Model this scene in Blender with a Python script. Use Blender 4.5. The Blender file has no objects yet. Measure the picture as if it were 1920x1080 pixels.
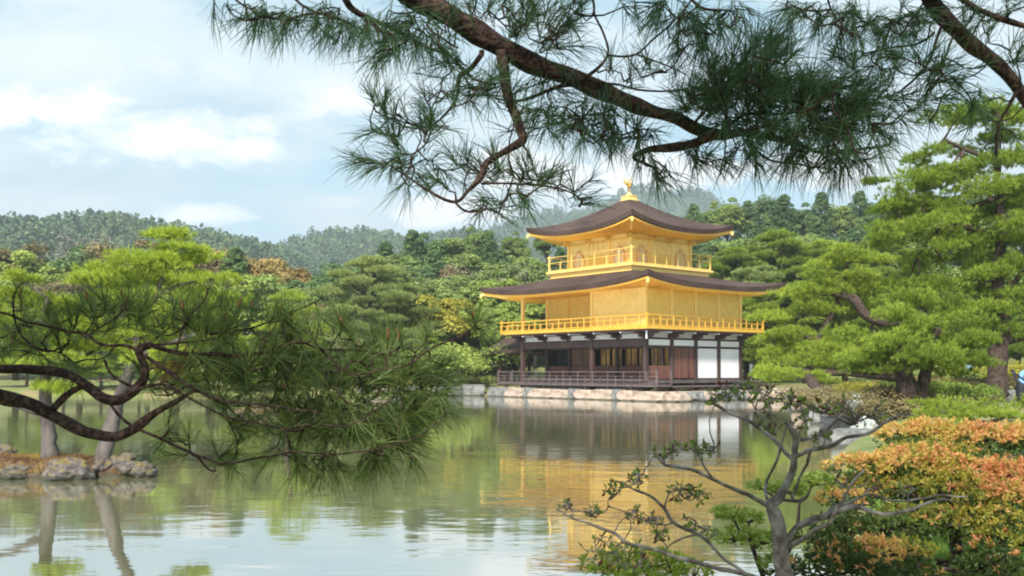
import bpy, math, random
import numpy as np
from math import radians as R, sin, cos, pi
from mathutils import Vector, Matrix, noise as mnoise

sc = bpy.context.scene
# ------------------------------------------------------------------ camera
F, HY, CH = 1800.0, 694.5, 1.66          # focal length and horizon in photo pixels, eye height above the pond
cam = bpy.data.objects.new('camera', bpy.data.cameras.new('camera'))
sc.collection.objects.link(cam); sc.camera = cam
cam.location = (0, 0, CH); cam.rotation_euler = (R(90), 0, 0)
cam.data.sensor_width = 36; cam.data.lens = 36*F/1920
cam.data.shift_y = (HY-540)/1920
cam.data.clip_start = .05; cam.data.clip_end = 12000
# ------------------------------------------------------------------ exposure
sc.view_settings.view_transform = 'Standard'; sc.view_settings.look = 'None'
sc.view_settings.exposure = 0.98; sc.view_settings.gamma = 1
sc.cycles.max_bounces = 6; sc.cycles.diffuse_bounces = 3; sc.cycles.glossy_bounces = 3
sc.cycles.transmission_bounces = 4; sc.cycles.volume_bounces = 0; sc.cycles.transparent_max_bounces = 6
sc.cycles.filter_width = 2.0
sc.cycles.use_denoising = True
# ------------------------------------------------------------------ sun and sky
SUN_EL, SUN_AZ = 43, 197      # azimuth: compass bearing of the sun, camera looks to bearing 0
sd = Vector((sin(R(SUN_AZ))*cos(R(SUN_EL)), cos(R(SUN_AZ))*cos(R(SUN_EL)), sin(R(SUN_EL))))
sun = bpy.data.objects.new('sun', bpy.data.lights.new('sun', 'SUN'))
sc.collection.objects.link(sun)
sun.data.energy = 4.3; sun.data.angle = R(6); sun.data.color = (1, .95, .86)
sun.rotation_euler = sd.to_track_quat('Z', 'Y').to_euler()

class NT:
    def __init__(s, tree): s.t = tree; s.t.nodes.clear()
    def n(s, kind, **kw):
        x = s.t.nodes.new(kind)
        for k, v in kw.items():
            if k.startswith('_'): setattr(x, k[1:], v)
            else:
                key = int(k[1:]) if k[0] == 'i' and k[1:].isdigit() else k.replace('__', ' ')
                if hasattr(v, 'bl_idname') or hasattr(v, 'is_linked'): s.t.links.new(v, x.inputs[key])
                else: x.inputs[key].default_value = v
        return x
    def m(s, op, a, b=None, c=None):
        x = s.t.nodes.new('ShaderNodeMath'); x.operation = op
        for i, v in enumerate((a, b, c)):
            if v is None: continue
            if hasattr(v, 'is_linked'): s.t.links.new(v, x.inputs[i])
            else: x.inputs[i].default_value = v
        return x.outputs[0]
    def mix(s, f, a, b, mode='MIX'):
        x = s.t.nodes.new('ShaderNodeMix'); x.data_type = 'RGBA'; x.blend_type = mode
        for i, v in ((0, f), (6, a), (7, b)):
            if hasattr(v, 'is_linked'): s.t.links.new(v, x.inputs[i])
            elif i == 0: x.inputs[0].default_value = v
            else: x.inputs[i].default_value = (*v, 1) if len(v) == 3 else v
        return x.outputs[2]
    def ramp(s, f, stops):
        x = s.t.nodes.new('ShaderNodeValToRGB'); s.t.links.new(f, x.inputs[0])
        e = x.color_ramp.elements
        while len(e) < len(stops): e.new(.5)
        for i, (p, c) in enumerate(stops):
            e[i].position = p; e[i].color = (*c, 1) if len(c) == 3 else c
        return x.outputs[0]
    def noise(s, vec, scale, detail=4, rough=.55, dist=0):
        x = s.t.nodes.new('ShaderNodeTexNoise')
        x.inputs['Scale'].default_value = scale; x.inputs['Detail'].default_value = detail
        x.inputs['Roughness'].default_value = rough; x.inputs['Distortion'].default_value = dist
        if vec is not None: s.t.links.new(vec, x.inputs['Vector'])
        return x.outputs[0]

w = bpy.data.worlds.new('World'); sc.world = w; w.use_nodes = True
t = NT(w.node_tree)
sky = t.n('ShaderNodeTexSky', _sky_type='NISHITA', _sun_disc=False, _sun_elevation=R(SUN_EL), _sun_rotation=R(SUN_AZ),
          _air_density=1.0, _dust_density=1.5, _ozone_density=1.5)
tc = t.n('ShaderNodeTexCoord')
sep = t.n('ShaderNodeSeparateXYZ', i0=tc.outputs['Generated'])
zc = t.m('MAXIMUM', sep.outputs[2], .0)
# clouds live on flat decks far overhead: project the view direction on to a plane
dz = t.m('ADD', zc, .16)
cu = t.m('DIVIDE', sep.outputs[0], dz); cv = t.m('DIVIDE', sep.outputs[1], dz)
cvec = t.n('ShaderNodeCombineXYZ', X=cu, Y=cv, Z=0.0).outputs[0]
# u, v: slope of the direction, for the heaped clouds low over the hills
yy = t.m('MAXIMUM', t.m('ABSOLUTE', sep.outputs[1]), .05)
u = t.m('DIVIDE', sep.outputs[0], yy); v = t.m('DIVIDE', zc, yy)
uv = t.n('ShaderNodeCombineXYZ', X=u, Y=t.m('MULTIPLY', v, 2.0), Z=0.0).outputs[0]
nz = t.noise(uv, 13, 9, .62, .4); nz2 = t.noise(uv, 4.0, 8, .6, .3); nz3 = t.noise(cvec, 1.3, 7, .6, .3)
def blob(px, py, rx, ry, amp=1.0, k=2.2, nn=None):
    """a heap of cloud at a fixed bearing and height, edges broken up by the noise"""
    a = t.m('DIVIDE', t.m('SUBTRACT', u, (px-960)/F), rx/F)
    b = t.m('DIVIDE', t.m('SUBTRACT', v, (HY-py)/F), ry/F)
    q = t.m('SQRT', t.m('ADD', t.m('MULTIPLY', a, a), t.m('MULTIPLY', b, b)))
    q = t.m('ADD', q, t.m('MULTIPLY', t.m('SUBTRACT', nn or nz, .5), amp*5))
    x = t.n('ShaderNodeClamp', i0=t.m('MULTIPLY', t.m('SUBTRACT', 1.1, q), k))
    return x.outputs[0]
def union(l):
    r = l[0]
    for x in l[1:]: r = t.m('MAXIMUM', r, x)
    return r
base = t.mix(.80, sky.outputs[0], (1.5, 3.4, 4.4))
base = t.mix(t.ramp(v, [(0, (1, 1, 1)), (.14, (.95, .95, .95)), (.36, (.12, .12, .12))]), base, (4.0, 5.7, 6.7))
veil = t.ramp(t.m('ADD', t.m('MULTIPLY', nz3, .5), t.m('MULTIPLY', nz2, .5)), [(.42, (0, 0, 0)), (.56, (.85, .85, .85))])
base = t.mix(veil, base, (5.4, 6.0, 6.3))
grey = union([blob(40, 335, 330, 45, .6, 1.0, nz2), blob(470, 205, 200, 32, .7, .9), blob(130, 130, 200, 22, .8, .5)])
base = t.mix(t.m('MULTIPLY', grey, .8), base, (3.5, 4.6, 5.4))
vw = union([blob(120, 110, 360, 85, .9, 1.0, nz2), blob(330, 120, 200, 40, .8, .9), blob(640, 150, 260, 60, .9, 1.0, nz2), blob(1350, 130, 300, 80, 1.0, .5, nz2), blob(640, 378, 60, 14, .8, 1)])
base = t.mix(t.m('MULTIPLY', vw, .8), base, (6.0, 6.4, 6.6))
heap = union([blob(60, 205, 190, 52, .6, 1.5), blob(300, 255, 225, 48, .6, 1.6), blob(470, 275, 70, 28, .5, 1.6), blob(370, 402, 85, 26, .6, 1.3), blob(640, 190, 120, 40, .8, .8), blob(1230, 325, 170, 46, .5, 2.2),
              blob(850, 400, 120, 36, .5, 2), blob(1560, 315, 170, 40, .5, 1.6), blob(1010, 320, 170, 50, .5, 1.6)])
base = t.mix(t.m('MULTIPLY', heap, .95), base, (8.0, 8.1, 8.1))
bg = t.n('ShaderNodeBackground', Color=base, Strength=.092)
t.n('ShaderNodeOutputWorld', Surface=bg.outputs[0])

# ------------------------------------------------------------------ helpers
def W(px, py, Y):
    return Vector(((px-960)*Y/F, Y, CH-(py-HY)*Y/F))
def link(o, parent=None):
    sc.collection.objects.link(o)
    if parent is not None: o.parent = parent
    return o
def tag(o, label=None, cat=None, group=None, kind=None):
    if label: o['label'] = label
    if cat: o['category'] = cat
    if group: o['group'] = group
    if kind: o['kind'] = kind
    return o
def empty(name, loc=(0, 0, 0), rz=0):
    o = bpy.data.objects.new(name, None); o.location = loc; o.rotation_euler = (0, 0, rz); o.empty_display_size = .1
    return link(o)
def npmesh(name, V, Fc, mats, smooth=False, tint=None, midx=None):
    """V (n,3), Fc (m,k) all faces of one size"""
    V = np.asarray(V, np.float32); Fc = np.asarray(Fc, np.int32)
    me = bpy.data.meshes.new(name)
    me.vertices.add(len(V)); me.vertices.foreach_set('co', V.ravel())
    k = Fc.shape[1]; me.loops.add(Fc.size); me.loops.foreach_set('vertex_index', Fc.ravel())
    me.polygons.add(len(Fc)); me.polygons.foreach_set('loop_start', np.arange(0, Fc.size, k, dtype=np.int32))
    me.polygons.foreach_set('loop_total', np.full(len(Fc), k, np.int32))
    me.polygons.foreach_set('use_smooth', np.full(len(Fc), smooth))
    if not isinstance(mats, (list, tuple)): mats = [mats]
    for m in mats: me.materials.append(m)
    if midx is not None: me.polygons.foreach_set('material_index', np.asarray(midx, np.int32))
    if tint is not None:
        a = me.attributes.new('tint', 'FLOAT', 'FACE'); a.data.foreach_set('value', np.asarray(tint, np.float32))
    me.update(calc_edges=True)
    return me
def mobj(name, me, parent=None):
    return link(bpy.data.objects.new(name, me), parent)

class MB:
    def __init__(s): s.v = []; s.f = []
    def add(s, vs, fs):
        b = len(s.v); s.v += [tuple(x) for x in vs]; s.f += [tuple(b+i for i in f) for f in fs]
    def box(s, a, b):
        (x0, y0, z0), (x1, y1, z1) = [min(p, q) for p, q in zip(a, b)], [max(p, q) for p, q in zip(a, b)]
        s.add([(x0, y0, z0), (x1, y0, z0), (x1, y1, z0), (x0, y1, z0), (x0, y0, z1), (x1, y0, z1), (x1, y1, z1), (x0, y1, z1)],
              [(0, 3, 2, 1), (4, 5, 6, 7), (0, 1, 5, 4), (1, 2, 6, 5), (2, 3, 7, 6), (3, 0, 4, 7)])
        return s
    def tube(s, pts, rad, n=8, cap=True):
        pts = [Vector(p) for p in pts]; N = len(pts); vs = []; fs = []
        if not hasattr(rad, '__len__'): rad = [rad]*N
        up = None
        for i, p in enumerate(pts):
            d = (pts[min(i+1, N-1)]-pts[max(i-1, 0)])
            if d.length < 1e-9: d = Vector((0, 0, 1))
            d.normalize()
            if up is None:
                up = Vector((1, 0, 0)) if abs(d.x) < .9 else Vector((0, 1, 0))
            a = (up-d*up.dot(d)).normalized(); up = a; b = d.cross(a)
            for k in range(n):
                th = 2*pi*k/n
                vs.append(p+(a*cos(th)+b*sin(th))*rad[i])
        for i in range(N-1):
            for k in range(n):
                fs.append((i*n+k, i*n+(k+1) % n, (i+1)*n+(k+1) % n, (i+1)*n+k))
        if cap:
            fs.append(tuple(range(n-1, -1, -1))); fs.append(tuple((N-1)*n+k for k in range(n)))
        s.add(vs, fs); return s
    def lathe(s, c, prof, n=16):
        vs = []; fs = []; c = Vector(c)
        for r, z in prof:
            for k in range(n): vs.append(c+Vector((r*cos(2*pi*k/n), r*sin(2*pi*k/n), z)))
        for i in range(len(prof)-1):
            for k in range(n): fs.append((i*n+k, i*n+(k+1) % n, (i+1)*n+(k+1) % n, (i+1)*n+k))
        s.add(vs, fs); return s
    def build(s, name, mat, parent=None, smooth=False, bevel=0):
        me = bpy.data.meshes.new(name); me.from_pydata(s.v, [], s.f); me.materials.append(mat)
        if smooth: me.polygons.foreach_set('use_smooth', [True]*len(me.polygons))
        me.update()
        o = mobj(name, me, parent)
        if bevel:
            m = o.modifiers.new('bevel', 'BEVEL'); m.width = bevel; m.segments = 2; m.limit_method = 'ANGLE'
        return o

# ------------------------------------------------------------------ materials
def mat(name):
    m = bpy.data.materials.new(name); m.use_nodes = True
    return m, NT(m.node_tree)
def simple(name, c1, c2, scale=3, rough=.6, metal=0, bump=.2, bscale=None, stretch=(1, 1, 1), detail=5, spec=.5, pts=(.35, .65)):
    m, t = mat(name)
    tc = t.n('ShaderNodeTexCoord'); mp = t.n('ShaderNodeMapping', i0=tc.outputs['Object'])
    mp.inputs['Scale'].default_value = stretch
    nf = t.noise(mp.outputs[0], scale, detail)
    col = t.ramp(nf, [(pts[0], c1), (pts[1], c2)])
    p = t.n('ShaderNodeBsdfPrincipled', Base__Color=col, Roughness=rough, Metallic=metal)
    p.inputs['Specular IOR Level'].default_value = spec
    if bump:
        b = t.n('ShaderNodeBump', Strength=bump, Height=t.noise(mp.outputs[0], bscale or scale*4, 5)); b.inputs['Distance'].default_value = .03
        t.t.links.new(b.outputs[0], p.inputs['Normal'])
    t.n('ShaderNodeOutputMaterial', Surface=p.outputs[0])
    return m
def leafmat(name, dark, light, trans=.4, nscale=.35, rough=.55, objvar=.25, stops=None):
    """leaf colour varies leaf by leaf (tint), clump by clump (noise) and tree by tree"""
    m, t = mat(name)
    a = t.n('ShaderNodeAttribute', _attribute_name='tint')
    tc = t.n('ShaderNodeTexCoord'); oi = t.n('ShaderNodeObjectInfo')
    nf = t.noise(tc.outputs['Object'], nscale, 3)
    f = t.m('ADD', t.m('MULTIPLY', a.outputs['Fac'], .6), t.m('MULTIPLY', nf, .55))
    f = t.m('ADD', f, t.m('MULTIPLY', t.m('SUBTRACT', oi.outputs['Random'], .5), objvar))
    col = t.ramp(f, stops or [(.2, dark), (.85, light)])
    p = t.n('ShaderNodeBsdfPrincipled', Base__Color=col, Roughness=rough)
    p.inputs['Specular IOR Level'].default_value = .25
    tr = t.n('ShaderNodeBsdfTranslucent', Color=t.mix(.5, col, (light[0]*1.2, light[1]*1.2, light[2]*.7)))
    mx = t.n('ShaderNodeMixShader', i0=trans, i1=p.outputs[0], i2=tr.outputs[0])
    t.n('ShaderNodeOutputMaterial', Surface=mx.outputs[0])
    return m
M = {}
M['gold'] = simple('gold_leaf', (.74, .43, .05), (.84, .53, .09), 6, .38, .25, .05)
M['gold_pale'] = simple('gold_pale', (.88, .60, .16), (.95, .69, .24), 5, .4, .2, .05)
M['gold_deep'] = simple('gold_deep', (.78, .38, .05), (.86, .48, .08), 6, .42, .15, .05)
M['wood'] = simple('dark_wood', (.035, .018, .015), (.072, .037, .031), 3, .6, 0, .25, None, (1, 1, .15))
M['wood_red'] = simple('red_wood', (.075, .024, .016), (.20, .085, .055), 5, .6, 0, .25, None, (3, 3, .12))
M['wood_grey'] = simple('weathered_wood', (.060, .043, .043), (.115, .088, .086), 3, .75, 0, .25, None, (1, 1, .4))
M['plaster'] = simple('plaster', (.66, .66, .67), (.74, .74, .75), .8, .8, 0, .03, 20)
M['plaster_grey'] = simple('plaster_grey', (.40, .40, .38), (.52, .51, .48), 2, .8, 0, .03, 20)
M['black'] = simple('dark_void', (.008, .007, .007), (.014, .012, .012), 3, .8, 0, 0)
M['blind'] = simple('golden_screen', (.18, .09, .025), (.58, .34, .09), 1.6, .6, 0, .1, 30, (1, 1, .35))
M['lattice'] = simple('lattice_panel', (.10, .055, .03), (.15, .085, .045), 6, .7, 0, .2, 40)
M['paper'] = simple('window_paper', (.66, .54, .36), (.74, .62, .44), 4, .7, 0, 0)
M['frame_orange'] = simple('window_frame', (.72, .38, .14), (.80, .46, .18), 4, .5, 0, 0)

M['gold_amber'] = simple('gold_amber', (.62, .34, .035), (.72, .43, .07), 6, .4, .25, .05)
def leafed(name, c1, c2, c3, rough, sheet=.16):
    """gold leaf laid in small square sheets, each a slightly different tone"""
    m, t = mat(name); tc = t.n('ShaderNodeTexCoord')
    sx = t.n('ShaderNodeSeparateXYZ', i0=tc.outputs['Object'])
    cv_ = t.n('ShaderNodeCombineXYZ', X=t.m('FLOOR', t.m('DIVIDE', t.m('ADD', sx.outputs[0], sx.outputs[1]), sheet)), Y=t.m('FLOOR', t.m('DIVIDE', sx.outputs[2], sheet)), Z=0.0)
    wn = t.n('ShaderNodeTexWhiteNoise', Vector=cv_.outputs[0])
    f = t.m('ADD', t.m('MULTIPLY', wn.outputs[0], .45), t.m('MULTIPLY', t.noise(tc.outputs['Object'], 1.4, 5), .75))
    p = t.n('ShaderNodeBsdfPrincipled', Base__Color=t.ramp(f, [(.25, c1), (.6, c2), (.9, c3)]), Metallic=.3,
            Roughness=t.m('ADD', rough-.1, t.m('MULTIPLY', wn.outputs[0], .22)))
    b = t.n('ShaderNodeBump', Strength=.25, Height=t.noise(tc.outputs['Object'], 22, 3)); b.inputs['Distance'].default_value = .01
    t.t.links.new(b.outputs[0], p.inputs['Normal']); t.n('ShaderNodeOutputMaterial', Surface=p.outputs[0]); return m
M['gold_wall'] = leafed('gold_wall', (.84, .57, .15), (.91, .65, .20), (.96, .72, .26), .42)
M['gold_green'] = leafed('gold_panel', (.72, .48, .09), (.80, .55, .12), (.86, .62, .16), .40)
m, t = mat('bark_shingle'); M['bark_roof'] = m
tc = t.n('ShaderNodeTexCoord'); so = t.n('ShaderNodeSeparateXYZ', i0=tc.outputs['Object'])
mp = t.n('ShaderNodeMapping', i0=tc.outputs['Object']); mp.inputs['Scale'].default_value = (1, 1, 6)
fine = t.noise(mp.outputs[0], 5, 7, .7); big = t.noise(tc.outputs['Object'], .55, 5, .6)
crs = t.m('FRACT', t.m('ADD', t.m('MULTIPLY', so.outputs[2], 9.0), t.m('MULTIPLY', fine, 1.1)))
f = t.m('ADD', t.m('ADD', t.m('MULTIPLY', fine, .45), t.m('MULTIPLY', big, .5)), t.m('MULTIPLY', crs, .10))
p = t.n('ShaderNodeBsdfPrincipled', Base__Color=t.ramp(f, [(.34, (.030, .018, .015)), (.52, (.068, .043, .036)), (.66, (.115, .078, .066)), (.8, (.14, .115, .09))]), Roughness=.9)
p.inputs['Specular IOR Level'].default_value = .2
b = t.n('ShaderNodeBump', Strength=.8, Height=t.m('ADD', crs, fine)); b.inputs['Distance'].default_value = .04
t.t.links.new(b.outputs[0], p.inputs['Normal']); t.n('ShaderNodeOutputMaterial', Surface=p.outputs[0])
# bark
def barkmat(name, c1, c2, c3, scale=9):
    m, t = mat(name)
    tc = t.n('ShaderNodeTexCoord')
    n1 = t.noise(tc.outputs['Object'], scale, 6, .65, .4)
    vo = t.n('ShaderNodeTexVoronoi', Vector=tc.outputs['Object'], Scale=scale*3.2)
    f = t.m('ADD', t.m('MULTIPLY', n1, .75), t.m('MULTIPLY', vo.outputs[0], .35))
    col = t.ramp(f, [(.3, c1), (.52, c2), (.75, c3)])
    p = t.n('ShaderNodeBsdfPrincipled', Base__Color=col, Roughness=.9)
    p.inputs['Specular IOR Level'].default_value = .2
    b = t.n('ShaderNodeBump', Strength=.9, Height=f); b.inputs['Distance'].default_value = .02
    t.t.links.new(b.outputs[0], p.inputs['Normal'])
    t.n('ShaderNodeOutputMaterial', Surface=p.outputs[0]); return m
M['bark'] = barkmat('pine_bark', (.014, .010, .008), (.048, .033, .026), (.115, .083, .068))
M['bark_grey'] = simple('grey_bark', (.035, .027, .024), (.135, .115, .105), 5, .9, 0, .8, 30, (1, 1, .25), detail=8)
M['bark_near'] = barkmat('near_pine_bark', (.010, .006, .005), (.034, .020, .016), (.11, .070, .056), 22)
M['bark_mag'] = simple('lichened_bark', (.10, .078, .064), (.38, .34, .30), 16, .9, 0, .6, 60, detail=8, pts=(.42, .72))

# foliage
M['lf_niwaki'] = leafmat('pine_bright', (.14, .20, .022), (.40, .49, .065), .35, .6)
M['lf_pine'] = leafmat('pine_green', (.075, .135, .020), (.30, .39, .05), .35, .6)
M['lf_pine_pale'] = leafmat('pine_pale', (.15, .20, .06), (.34, .40, .14), .35, .6)
M['lf_dark'] = leafmat('evergreen_dark', (.052, .100, .040), (.16, .24, .085), .25, .3)
M['lf_mid'] = leafmat('leaf_mid', (.105, .160, .042), (.28, .36, .10), .3, .3)
M['lf_light'] = leafmat('leaf_light', (.15, .22, .04), (.36, .44, .10), .35, .3)
M['lf_yellow'] = leafmat('leaf_yellow', (.20, .20, .03), (.46, .42, .07), .4, .4)
M['lf_orange'] = leafmat('leaf_orange', (.22, .15, .05), (.46, .35, .13), .35, .4)
M['lf_olive'] = leafmat('leaf_olive', (.10, .09, .04), (.26, .21, .10), .3, .4)
M['lf_grey'] = leafmat('twig_grey', (.16, .14, .12), (.34, .30, .25), .2, .4)
M['lf_hill'] = leafmat('hill_forest', (.020, .052, .030), (.13, .18, .065), .15, .012, objvar=0)
M['needle_near'] = leafmat('near_needles', (.034, .068, .020), (.18, .24, .065), .30, 1.2, .45, objvar=0)
M['needle_top'] = leafmat('top_needles', (.014, .042, .026), (.080, .145, .060), .28, 1.2, .45, objvar=0)
M['needle_dead'] = leafmat('dead_needles', (.12, .05, .02), (.28, .14, .06), .3, 1.2, .6, objvar=0)
M['bud'] = simple('pine_bud', (.20, .07, .03), (.42, .18, .08), 60, .7, 0, .3)
M['lf_mag'] = leafmat('leathery_leaf', (.05, .08, .016), (.20, .27, .05), .3, 4, .3, objvar=0)
M['lf_brownleaf'] = leafmat('brown_leaf', (.05, .018, .010), (.13, .05, .025), .25, 4, .4, objvar=0)
M['pieris_new'] = leafmat('pieris_new', (.42, .09, .035), (.70, .42, .07),   .45, 3.0, .5, objvar=0,
                          stops=[(.15, (.48, .13, .08)), (.36, (.60, .28, .13)), (.58, (.60, .38, .13)), (.88, (.46, .42, .09))])
M['pieris_mid'] = leafmat('pieris_mid', (.16, .15, .02), (.55, .42, .05), .4, 1.8, .5, objvar=0,
                          stops=[(.2, (.12, .15, .03)), (.5, (.32, .29, .05)), (.85, (.50, .38, .08))])
M['pieris_old'] = leafmat('pieris_old', (.022, .045, .012), (.11, .16, .035), .3, 2, .4, objvar=0)
M['litter'] = leafmat('moss_litter', (.10, .05, .03), (.42, .28, .05), .2, 2.5, .7, objvar=0, stops=[(.2, (.09, .045, .03)), (.5, (.22, .13, .07)), (.75, (.36, .24, .05)), (.95, (.34, .30, .08))])
M['grass'] = leafmat('grass_blades', (.08, .17, .03), (.23, .34, .07), .4, 1, .6, objvar=0)

# water
m, t = mat('pond_water'); M['water'] = m
tc = t.n('ShaderNodeTexCoord')
mp = t.n('ShaderNodeMapping', i0=tc.outputs['Object']); mp.inputs['Scale'].default_value = (.42, 1.0, 1)
n1 = t.noise(mp.outputs[0], 1.6, 3, .5, .3); n2 = t.noise(mp.outputs[0], 7.0, 2, .5)
mp2 = t.n('ShaderNodeMapping', i0=tc.outputs['Object']); mp2.inputs['Scale'].default_value = (.05, .11, 1)
gust = t.ramp(t.noise(mp2.outputs[0], 1.0, 3, .5), [(.42, (.25, .25, .25)), (.62, (1, 1, 1))])
hgt = t.m('MULTIPLY', t.m('ADD', t.m('MULTIPLY', n1, .8), t.m('MULTIPLY', n2, .20)), gust)
bmp = t.n('ShaderNodeBump', Strength=1.0, Height=hgt); bmp.inputs['Distance'].default_value = .011
dif = t.n('ShaderNodeBsdfDiffuse', Color=t.ramp(t.noise(tc.outputs['Object'], .12, 3), [(.35, (.15, .15, .075, 1)), (.65, (.185, .185, .095, 1))]))
glo = t.n('ShaderNodeBsdfGlossy', Color=(.96, .97, .99, 1), Roughness=.038, Normal=bmp.outputs[0])
fr = t.n('ShaderNodeFresnel', IOR=1.75, Normal=bmp.outputs[0])
fac = t.m('ADD', t.m('MULTIPLY', fr.outputs[0], .40), .54)
mx = t.n('ShaderNodeMixShader', i0=fac, i1=dif.outputs[0], i2=glo.outputs[0])
t.n('ShaderNodeOutputMaterial', Surface=mx.outputs[0])

# ground
m, t = mat('ground_soil'); M['ground'] = m
tc = t.n('ShaderNodeTexCoord')
c = t.ramp(t.noise(tc.outputs['Object'], .5, 6), [(.36, (.10, .13, .035)), (.5, (.17, .19, .06)), (.62, (.26, .19, .10))])
c2 = t.mix(t.ramp(t.noise(tc.outputs['Object'], 9, 4), [(.4, (0, 0, 0)), (.7, (.6, .6, .6))]), c, (.12, .16, .04))
p = t.n('ShaderNodeBsdfPrincipled', Base__Color=c2, Roughness=.95)
t.t.links.new(t.n('ShaderNodeBump', Strength=.6, Height=t.noise(tc.outputs['Object'], 14, 5)).outputs[0], p.inputs['Normal'])
t.n('ShaderNodeOutputMaterial', Surface=p.outputs[0])
M['path'] = simple('path_soil', (.42, .25, .17), (.52, .35, .25), 1.5, .95, 0, .3)
def rockmat(name, c1, c2, c3, moss=None, s=2.5):
    m, t = mat(name)
    tc = t.n('ShaderNodeTexCoord')
    n1 = t.noise(tc.outputs['Object'], s, 7, .7, .3)
    col = t.ramp(n1, [(.32, c1), (.5, c2), (.68, c3)])
    if moss:
        g = t.n('ShaderNodeNewGeometry'); sz = t.n('ShaderNodeSeparateXYZ', i0=g.outputs['Normal'])
        mk = t.m('MULTIPLY', t.ramp(t.noise(tc.outputs['Object'], s*1.3, 5), [(.46, (0, 0, 0)), (.56, (1, 1, 1))]), t.ramp(sz.outputs[2], [(.1, (0, 0, 0)), (.6, (1, 1, 1))]))
        col = t.mix(mk, col, moss)
    gp = t.n('ShaderNodeNewGeometry'); pz = t.n('ShaderNodeSeparateXYZ', i0=gp.outputs['Position'])
    wet = t.ramp(t.m('ADD', pz.outputs[2], t.m('MULTIPLY', n1, .08)), [(.085, (.9, .9, .9)), (.15, (0, 0, 0))])    # waterline: wet, weedy stone
    col = t.mix(wet, col, (.045, .045, .028))
    p = t.n('ShaderNodeBsdfPrincipled', Base__Color=col, Roughness=.9)
    b = t.n('ShaderNodeBump', Strength=.8, Height=t.noise(tc.outputs['Object'], s*5, 6, .7)); b.inputs['Distance'].default_value = .04
    t.t.links.new(b.outputs[0], p.inputs['Normal'])
    t.n('ShaderNodeOutputMaterial', Surface=p.outputs[0]); return m
M['stone_pink'] = rockmat('stone_pink', (.20, .145, .11), (.36, .28, .225), (.46, .38, .31), None, 1.2)
M['stone_grey'] = rockmat('stone_grey', (.07, .07, .065), (.16, .16, .155), (.26, .26, .25), None, 1.4)
M['rock_dark'] = rockmat('rock_island', (.035, .030, .028), (.11, .095, .088), (.26, .24, .23), (.20, .15, .04), 3.2)
M['rock_white'] = rockmat('rock_pale', (.22, .24, .22), (.40, .42, .40), (.52, .54, .52), None, 4)
M['island_soil'] = rockmat('island_soil', (.06, .04, .028), (.13, .08, .055), (.20, .135, .095), (.15, .10, .03), 5)

# ------------------------------------------------------------------ terrain and pond
POND = np.array([(-90, 3.4), (-20, 3.6), (-4, 4.2), (1.2, 5.0), (2.5, 6.3), (3.3, 9), (4.8, 14), (7.0, 20), (9.8, 28), (12.6, 38), (14.6, 46), (16.4, 53), (16.2, 57.6),
                 (12, 54.9), (8.5, 51.6), (7.9, 51.4), (3.0, 57.2), (-1.6, 62.7), (-4.2, 65), (-6.2, 63.3), (-9, 63.2), (-20, 64.5), (-38, 60), (-60, 52), (-90, 40)], float)
def sdf(X, Y):
    """signed distance to the pond outline, positive on land"""
    d = np.full(X.shape, 1e9); ins = np.zeros(X.shape, bool); n = len(POND)
    for i in range(n):
        a = POND[i]; b = POND[(i+1) % n]; e = b-a
        tt = np.clip(((X-a[0])*e[0]+(Y-a[1])*e[1])/(e@e), 0, 1)
        d = np.minimum(d, np.hypot(X-a[0]-tt*e[0], Y-a[1]-tt*e[1]))
        c = (a[1] > Y) != (b[1] > Y)
        with np.errstate(divide='ignore', invalid='ignore'):
            xi = a[0]+(Y-a[1])*e[0]/(e[1] if e[1] else 1e-9)
        ins ^= c & (X < xi)
    return np.where(ins, -d, d)
def sm(x, a, b):
    q = np.clip((x-a)/(b-a), 0, 1); return q*q*(3-2*q)
def terrain(X, Y):
    X = np.asarray(X, float); Y = np.asarray(Y, float)
    d = sdf(X, Y)
    z = np.where(d > 0, .22+.38*sm(d, 0, 2.5)+.25*sm(d, 3, 14), -.75*sm(-d, -.3, 2.0)-.03)
    k = .42+.58*sm(X, -14, 6)
    z = z+np.where(d > 0, k*(15*sm(Y, 70, 135)+10*sm(Y, 130, 260)), 0)
    z = z+np.where(d > .3, .05*np.sin(X*1.7+1)*np.sin(Y*1.3), 0)
    return z
def tz(x, y): return float(terrain(np.array([x]), np.array([y]))[0])
gx = np.unique(np.concatenate([-np.geomspace(30, 5000, 40), np.arange(-30, 30, .5), np.geomspace(30, 5000, 40)]))
gy = np.unique(np.concatenate([np.array([-3000, -800, -200, -60, -25, -12, -6, -3]), np.arange(-1, 75, .5), np.geomspace(75, 6000, 60)]))
XX, YY = np.meshgrid(gx, gy); ZZ = terrain(XX, YY)
nx, ny = len(gx), len(gy)
I = np.arange(nx*ny).reshape(ny, nx)
Q = np.stack([I[:-1, :-1], I[:-1, 1:], I[1:, 1:], I[1:, :-1]], -1).reshape(-1, 4)
tag(mobj('ground', npmesh('ground', np.stack([XX, YY, ZZ], -1).reshape(-1, 3), Q, M['ground'], True)), kind='structure')
b = MB(); b.add([(-88, 3.0, 0), (18.5, 3.0, 0), (18.5, 67, 0), (-88, 67, 0)], [(0, 1, 2, 3)])
tag(b.build('pond', M['water']), kind='structure')
# soil path on the right bank
b = MB(); L_ = [(12.9, 40), (15.5, 39.5), (20, 40.5), (30, 41)]; vs = []
for x, y in L_:
    for q in (-1.0, 1.6): vs.append((x, y+q, tz(x, y+q)+.03))
b.add(vs, [(2*i, 2*i+2, 2*i+3, 2*i+1) for i in range(3)])
tag(b.build('path', M['path']), kind='structure')

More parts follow.
